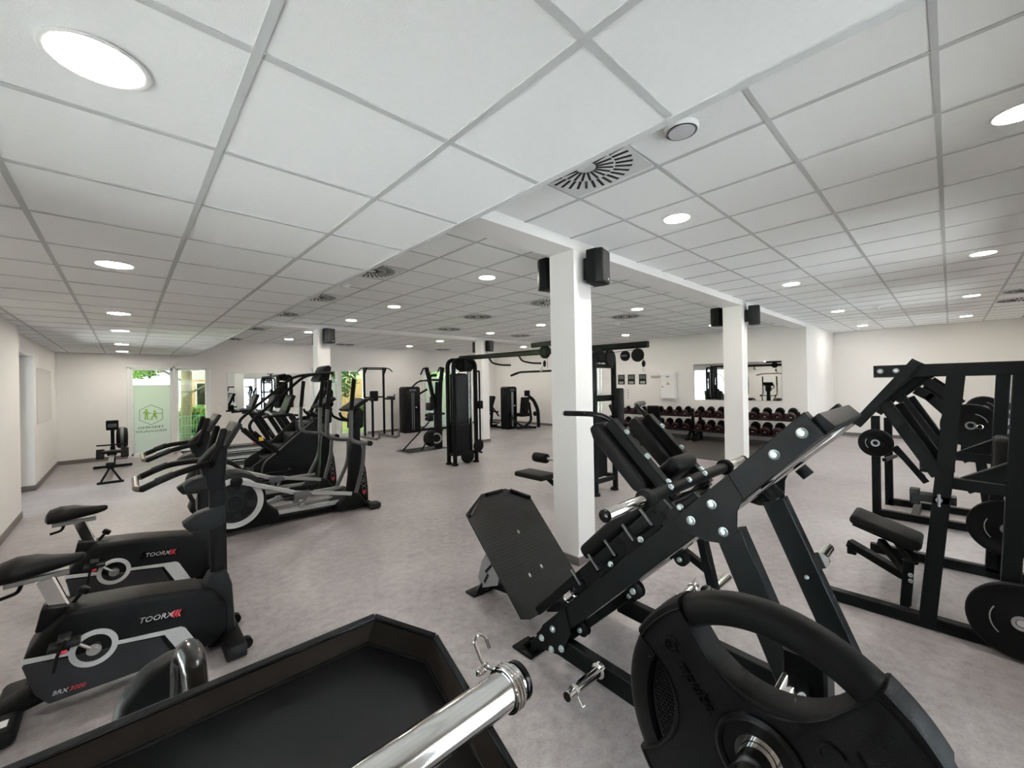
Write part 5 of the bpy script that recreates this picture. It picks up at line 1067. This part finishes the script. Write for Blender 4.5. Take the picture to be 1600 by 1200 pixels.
part('cross_bar', MB().bar((5.68, 13.10, 1.30), (6.35, 13.10, 1.30), 0.05, 0.05), BLK, t)

# ------------------------------------------------------------------ selectorised lat machine
def stack_tower(t, x0, x1, y0, y1, h):
    part('stack_housing', MB().prism([(x0, 0), (x0, h-0.06), (x0+0.06, h), (x1-0.06, h), (x1, h-0.06), (x1, 0)], (0, (y0+y1)/2, 0), (1, 0, 0), (0, 0, 1), y1-y0, 0.015), PLAS, t)
    w = (x1-x0)
    part('front_panel', MB().box(x0+0.03, x0+w*0.36, y0-0.008, y0+0.01, 0.05, h-0.18, 0.004).box(x1-w*0.36, x1-0.03, y0-0.008, y0+0.01, 0.05, h-0.18, 0.004), BLKG, t)
    part('brand_plate', MB().box(x0+w*0.28, x1-w*0.28, y0-0.01, y0+0.01, h-0.16, h-0.09, 0.004), GRAYP, t)
    g = MB()
    for k in (0.44, 0.56): g.cyl((x0+w*k, y0-0.004, 0.1), (x0+w*k, y0-0.004, h-0.2), 0.010, 8)
    part('guide_rod', g, STEEL, t)
    part('selector_pin', MB().cyl((x1-w*0.30, y0-0.03, h*0.55), (x1-w*0.30, y0, h*0.55), 0.02, 10), WHT, t)
t = thing('weight_stack_machine', 'black weight stack machine with curved arm standing right of the power tower', 'gym machine', (7.6, 13.1, 0), 0, world=True)
stack_tower(t, 7.07, 7.66, 12.95, 13.40, 1.62)
part('curved_arm', MB().tube([(7.45, 13.15, 1.60), (7.65, 13.1, 1.80), (8.05, 12.95, 1.86), (8.45, 12.9, 1.86)], 0.03, 10, 0.15).tube([(7.6, 13.1, 1.30), (7.95, 12.95, 1.52)], 0.04, 10), BLK2, t)
part('frame', MB().tube([(8.30, 12.9, 0.05), (8.25, 12.9, 1.15), (8.02, 12.9, 1.65), (8.06, 12.9, 2.02), (8.30, 12.9, 2.02)], 0.05, 12, 0.2).bar((7.6, 13.1, 0.06), (8.9, 12.9, 0.06), 0.08, 0.08).bar((8.3, 12.55, 0.05), (8.3, 13.3, 0.05), 0.07, 0.07), BLK2, t)
part('back_pad', MB().rbox((8.12, 12.86, 1.08), (0.12, 0.28, 0.34), 0.04, 3), PAD, t)
part('seat_pad', MB().rbox((8.30, 12.75, 0.62), (0.34, 0.32, 0.08), 0.03, 3), PAD, t)
part('cable_pulley', MB().lathe([(0.05, -0.02), (0.06, 0), (0.05, 0.02)], (7.90, 12.95, 0.45), (0, 1, 0), 16).lathe([(0.05, -0.02), (0.06, 0), (0.05, 0.02)], (7.90, 12.95, 0.58), (0, 1, 0), 16).cyl((7.88, 12.95, 0.5), (7.85, 12.95, 1.75), 0.004, 6).cyl((8.0, 12.95, 0.3), (8.05, 12.95, 1.8), 0.004, 6), BLK, t)

# ------------------------------------------------------------------ ski trainer
t = thing('ski_trainer', 'upright black ski trainer on a flat floor platform', 'ski machine', (5.7, 9.25, 0), 0, world=True)
part('platform', MB().box(4.98, 6.14, 8.97, 9.62, 0.0, 0.035, 0.006), BLK2, t)
part('platform_edge', MB().box(4.97, 6.15, 8.96, 8.972, 0.0, 0.03, 0.002).box(4.97, 4.982, 8.96, 9.63, 0.0, 0.03, 0.002), SILV, t)
part('column', MB().bar((5.97, 9.22, 0.03), (5.97, 9.22, 1.15), 0.17, 0.14, up=(0, 1, 0)).bar((5.97, 9.20, 1.1), (5.98, 9.16, 1.75), 0.15, 0.13, up=(0, 1, 0)), BLK2, t)
part('upper_arm', MB().bar((5.95, 9.20, 1.05), (6.02, 9.05, 2.13), 0.07, 0.10, up=(0, 1, 0)).bar((5.90, 9.22, 1.05), (5.76, 9.40, 2.13), 0.07, 0.10, up=(0, 1, 0)), BLK2, t)
part('handle_hook', MB().tube([(6.02, 9.05, 2.12), (5.94, 9.05, 2.13), (5.88, 9.05, 2.02)], 0.02, 8, 0.03).tube([(5.76, 9.40, 2.12), (5.66, 9.40, 2.11), (5.58, 9.40, 1.95)], 0.02, 8, 0.03), BLK, t)
part('fan_cage', MB().lathe([(0.05, -0.10), (0.18, -0.09), (0.21, -0.04), (0.21, 0.04), (0.18, 0.09), (0.05, 0.10)], (5.75, 9.22, 0.30), (0, 1, 0), 26), PLAS, t)
part('fan_ring', MB().ring((5.84, 9.10, 0.30), (0.6, 1, 0), 0.10, 0.14, 0.02, 24), STEEL, t)
part('stay', MB().cyl((5.10, 9.50, 0.04), (5.75, 9.30, 0.72), 0.018, 10).cyl((5.38, 9.08, 0.04), (5.72, 9.15, 0.45), 0.018, 10), BLK, t)
part('monitor', MB().rbox((5.72, 9.22, 1.12), (0.10, 0.22, 0.20), 0.02).bar((5.75, 9.22, 1.08), (5.95, 9.22, 1.15), 0.04, 0.04).rbox((5.72, 9.2, 0.85), (0.14, 0.14, 0.22), 0.03), PLAS, t)
part('grip', MB().tube([(5.62, 9.02, 1.80), (5.95, 9.02, 1.78)], 0.016, 8).tube([(5.55, 9.38, 1.80), (5.80, 9.38, 1.78)], 0.016, 8), RUB, t)

# ------------------------------------------------------------------ seated machine in the far right corner
t = thing('weight_stack_machine', 'black seated weight stack machine with padded seat against the warm lit wall', 'gym machine', (10.5, 10.9, 0), 0, world=True)
stack_tower(t, 10.12, 10.58, 11.02, 11.42, 1.56)
part('base', MB().bar((10.3, 11.1, 0.06), (10.9, 10.35, 0.06), 0.08, 0.08).bar((10.35, 10.75, 0.05), (10.9, 11.0, 0.05), 0.07, 0.07), BLK2, t)
part('seat_pad', MB().rbox((10.62, 10.78, 0.52), (0.42, 0.42, 0.12), 0.03, 3), PAD, t)
part('back_pad', MB().rbox((10.72, 10.76, 0.86), (0.16, 0.34, 0.60), 0.04, 3, rot=Matrix.Rotation(math.radians(8), 3, 'Y')), PAD, t)
part('head_pad', MB().rbox((10.82, 10.72, 1.30), (0.09, 0.24, 0.22), 0.03, 3), PAD, t)
part('arm', MB().tube([(10.86, 10.70, 1.20), (10.98, 10.55, 1.05), (11.05, 10.40, 0.70), (11.05, 10.38, 0.05)], 0.065, 12, 0.2).tube([(10.92, 10.72, 0.95), (10.75, 10.45, 0.30), (10.42, 10.50, 0.10)], 0.05, 10, 0.15).tube([(10.20, 10.95, 0.5), (10.30, 10.70, 0.2), (10.5, 10.55, 0.1)], 0.04, 10, 0.15), BLK2, t)
part('foot_roller', MB().cyl((10.36, 10.56, 0.10), (10.62, 10.36, 0.10), 0.05, 16).lathe([(0.05, -0.03), (0.09, 0), (0.05, 0.03)], (10.95, 10.45, 0.55), (1, 0.3, 0), 18), PAD, t)
t = thing('leg_machine', 'black leg machine with slanted backrest half hidden by the middle pillar', 'gym machine', (10.0, 11.9, 0), 0, world=True)
part('back_pad', MB().rbox((9.98, 11.85, 0.92), (0.12, 0.34, 0.62), 0.045, 3, rot=Matrix.Rotation(math.radians(22), 3, 'Y')), PAD, t)
part('seat_pad', MB().rbox((9.80, 11.85, 0.56), (0.34, 0.36, 0.09), 0.03, 3), PAD, t)
part('frame', MB().bar((9.55, 11.85, 0.10), (10.25, 11.80, 0.10), 0.10, 0.09).bar((9.95, 11.8, 0.1), (10.05, 11.8, 0.8), 0.08, 0.08).bar((9.62, 11.6, 0.28), (10.2, 11.6, 0.20), 0.05, 0.05).bar((10.18, 11.5, 0.05), (10.18, 12.2, 0.05), 0.07, 0.07), BLK2, t)
part('lever', MB().bar((10.02, 11.7, 0.75), (10.2, 11.62, 0.45), 0.05, 0.05).cyl((10.15, 11.6, 0.62), (10.15, 11.85, 0.62), 0.03, 12), BLK, t)

# ------------------------------------------------------------------ dumbbell racks and dumbbells
tag(part('floor_mat', MB().box(8.95, 11.93, 2.75, 7.55, 0.0, 0.012, 0.003), MAT_), 'dark rubber mat on the floor in front of the dumbbell racks', 'mat')
RACKM = mat('rack_maroon_black', (0.014, 0.005, 0.006), 0.5, spec=0.2, var=0.1)
tilt = math.radians(24)
heads = {}
NUMS = ['12', '14', '16', '18', '20', '22', '24', '26', '28', '30', '32', '34', '36', '38', '40', '42', '44', '46', '48', '50']
def dumbbell(x, y, z, r, num, label):
    """axis along x, tilted so the end facing the room is lower"""
    t = thing('dumbbell', label, 'dumbbell', (x, y, z), 0, 'round urethane dumbbells on the racks')
    t.rotation_euler = (0, -tilt, 0)
    L = 0.085+r*0.75; hl = 0.055+r*0.5
    k = round(r, 4)
    if k not in heads:
        hd = MB().lathe([(r*0.55, 0), (r*0.95, 0.006), (r, 0.02), (r, hl-0.02), (r*0.94, hl-0.005), (r*0.80, hl)], (0.06, 0, 0), (1, 0, 0), 20).mesh('head', RUB)
        hd2 = MB().lathe([(r*0.55, 0), (r*0.95, 0.006), (r, 0.02), (r, hl-0.02), (r*0.94, hl-0.005), (r*0.80, hl)], (-0.06, 0, 0), (-1, 0, 0), 20).mesh('head', RUB)
        ec = MB().lathe([(r*0.90, hl-0.002), (r*0.86, hl+0.003), (r*0.62, hl+0.003), (r*0.58, hl-0.001), (0.002, hl-0.001)], (-0.06, 0, 0), (-1, 0, 0), 20).lathe([(r*1.004, hl*0.45), (r*1.006, hl-0.02), (r*0.95, hl-0.004), (r*0.9, hl-0.002)], (-0.06, 0, 0), (-1, 0, 0), 20).mesh('end_band', MAR)
        hn = MB().cyl((-0.062, 0, 0), (0.062, 0, 0), 0.015, 12).mesh('handle', CHR)
        heads[k] = (hd, hd2, ec, hn, -0.06-hl-0.0015)
    hd, hd2, ec, hn, xe = heads[k]
    obj('handle', hn, t); obj('head', hd, t); h = obj('head', hd2, t); obj('end_band', ec, h)
    tm = text_mb(num, r*0.62, (0, 0, 0), (0, -1, 0), (0, 0, 1), 0.002); w = tm.width
    tm.v = [p+V(xe, w/2, -r*0.22) for p in tm.v]
    obj('number', tm.mesh('number', LGRAY), h)
def rack(y0, y1, name, n, rs, nb):
    t = thing('dumbbell_rack', 'two tier black dumbbell rack, %s' % name, 'dumbbell rack', (11.55, (y0+y1)/2, 0), 0, 'dumbbell racks along the right wall', world=True)
    for y in (y0+0.06, y1-0.06):
        part('side_frame', MB().bar((11.30, y, 0.02), (11.62, y, 0.25), 0.06, 0.06).bar((11.32, y, 0.03), (11.85, y, 0.03), 0.06, 0.06).bar((11.80, y, 0.05), (11.72, y, 0.88), 0.07, 0.06, up=(1, 0, 0)), BLK2, t)
    for zc in (0.37, 0.76):
        part('shelf', MB().bar((11.42, y0, zc-0.075), (11.42, y1, zc-0.075), 0.05, 0.045).bar((11.70, y0, zc+0.05), (11.70, y1, zc+0.05), 0.05, 0.045).bar((11.56, y0, zc-0.03), (11.56, y1, zc-0.03), 0.26, 0.006, up=(-0.42, 0, 0.91)), RACKM, t)
    for tier, zc in (('upper', 0.76), ('lower', 0.37)):
        for k in range(n):
            y = y1-0.14-(y1-y0-0.28)*k/(n-1)
            r = rs[0]+(rs[1]-rs[0])*k/(n-1) if tier == 'upper' else nb[0]+(nb[1]-nb[0])*k/(n-1)
            num = NUMS[min(19, k+(8 if tier == 'lower' else 0)+(4 if name.startswith('right') else 0))]
            dumbbell(11.56-math.sin(tilt)*r*0.9, y, zc+r*0.95-0.02, r, num, 'black and maroon dumbbell, %s from left, %s tier of %s rack' % (ORD[k], tier, 'left' if name.startswith('left') else 'right'))
rack(4.96, 7.42, 'left one, below the electrical cabinet', 9, (0.055, 0.085), (0.085, 0.105))
rack(2.44, 4.88, 'right one, below the mirror', 9, (0.088, 0.10), (0.10, 0.112))
# benches in front of the racks
def bench(x, y, rz, label):
    t = thing('adjustable_bench', label, 'bench', (x, y, 0.012), rz, 'adjustable benches by the racks')
    part('back_pad', MB().rbox((-0.30, 0, 0.70), (0.09, 0.30, 0.74), 0.03, 3, rot=Matrix.Rotation(math.radians(-28), 3, 'Y')), PAD, t)
    part('seat_pad', MB().rbox((0.18, 0, 0.44), (0.36, 0.30, 0.08), 0.03, 3), PAD, t)
    part('frame', MB().bar((-0.55, 0, 0.08), (0.50, 0, 0.08), 0.07, 0.08).bar((-0.1, 0, 0.1), (0.02, 0, 0.42), 0.06, 0.07).bar((-0.42, 0, 0.1), (-0.36, 0, 0.62), 0.04, 0.05).bar((-0.55, -0.28, 0.04), (-0.55, 0.28, 0.04), 0.06, 0.06).bar((0.50, -0.24, 0.04), (0.50, 0.24, 0.04), 0.06, 0.06), BLK2, t)
    part('wheel', MB().cyl((-0.58, -0.30, 0.05), (-0.58, -0.25, 0.05), 0.05, 16).cyl((-0.58, 0.25, 0.05), (-0.58, 0.30, 0.05), 0.05, 16), RUB, t)
bench(10.35, 5.35, math.radians(12), 'adjustable bench with raised backrest in front of left dumbbell rack, right one')
bench(10.35, 6.35, math.radians(-12), 'adjustable bench with tilted backrest in front of left dumbbell rack, left one')
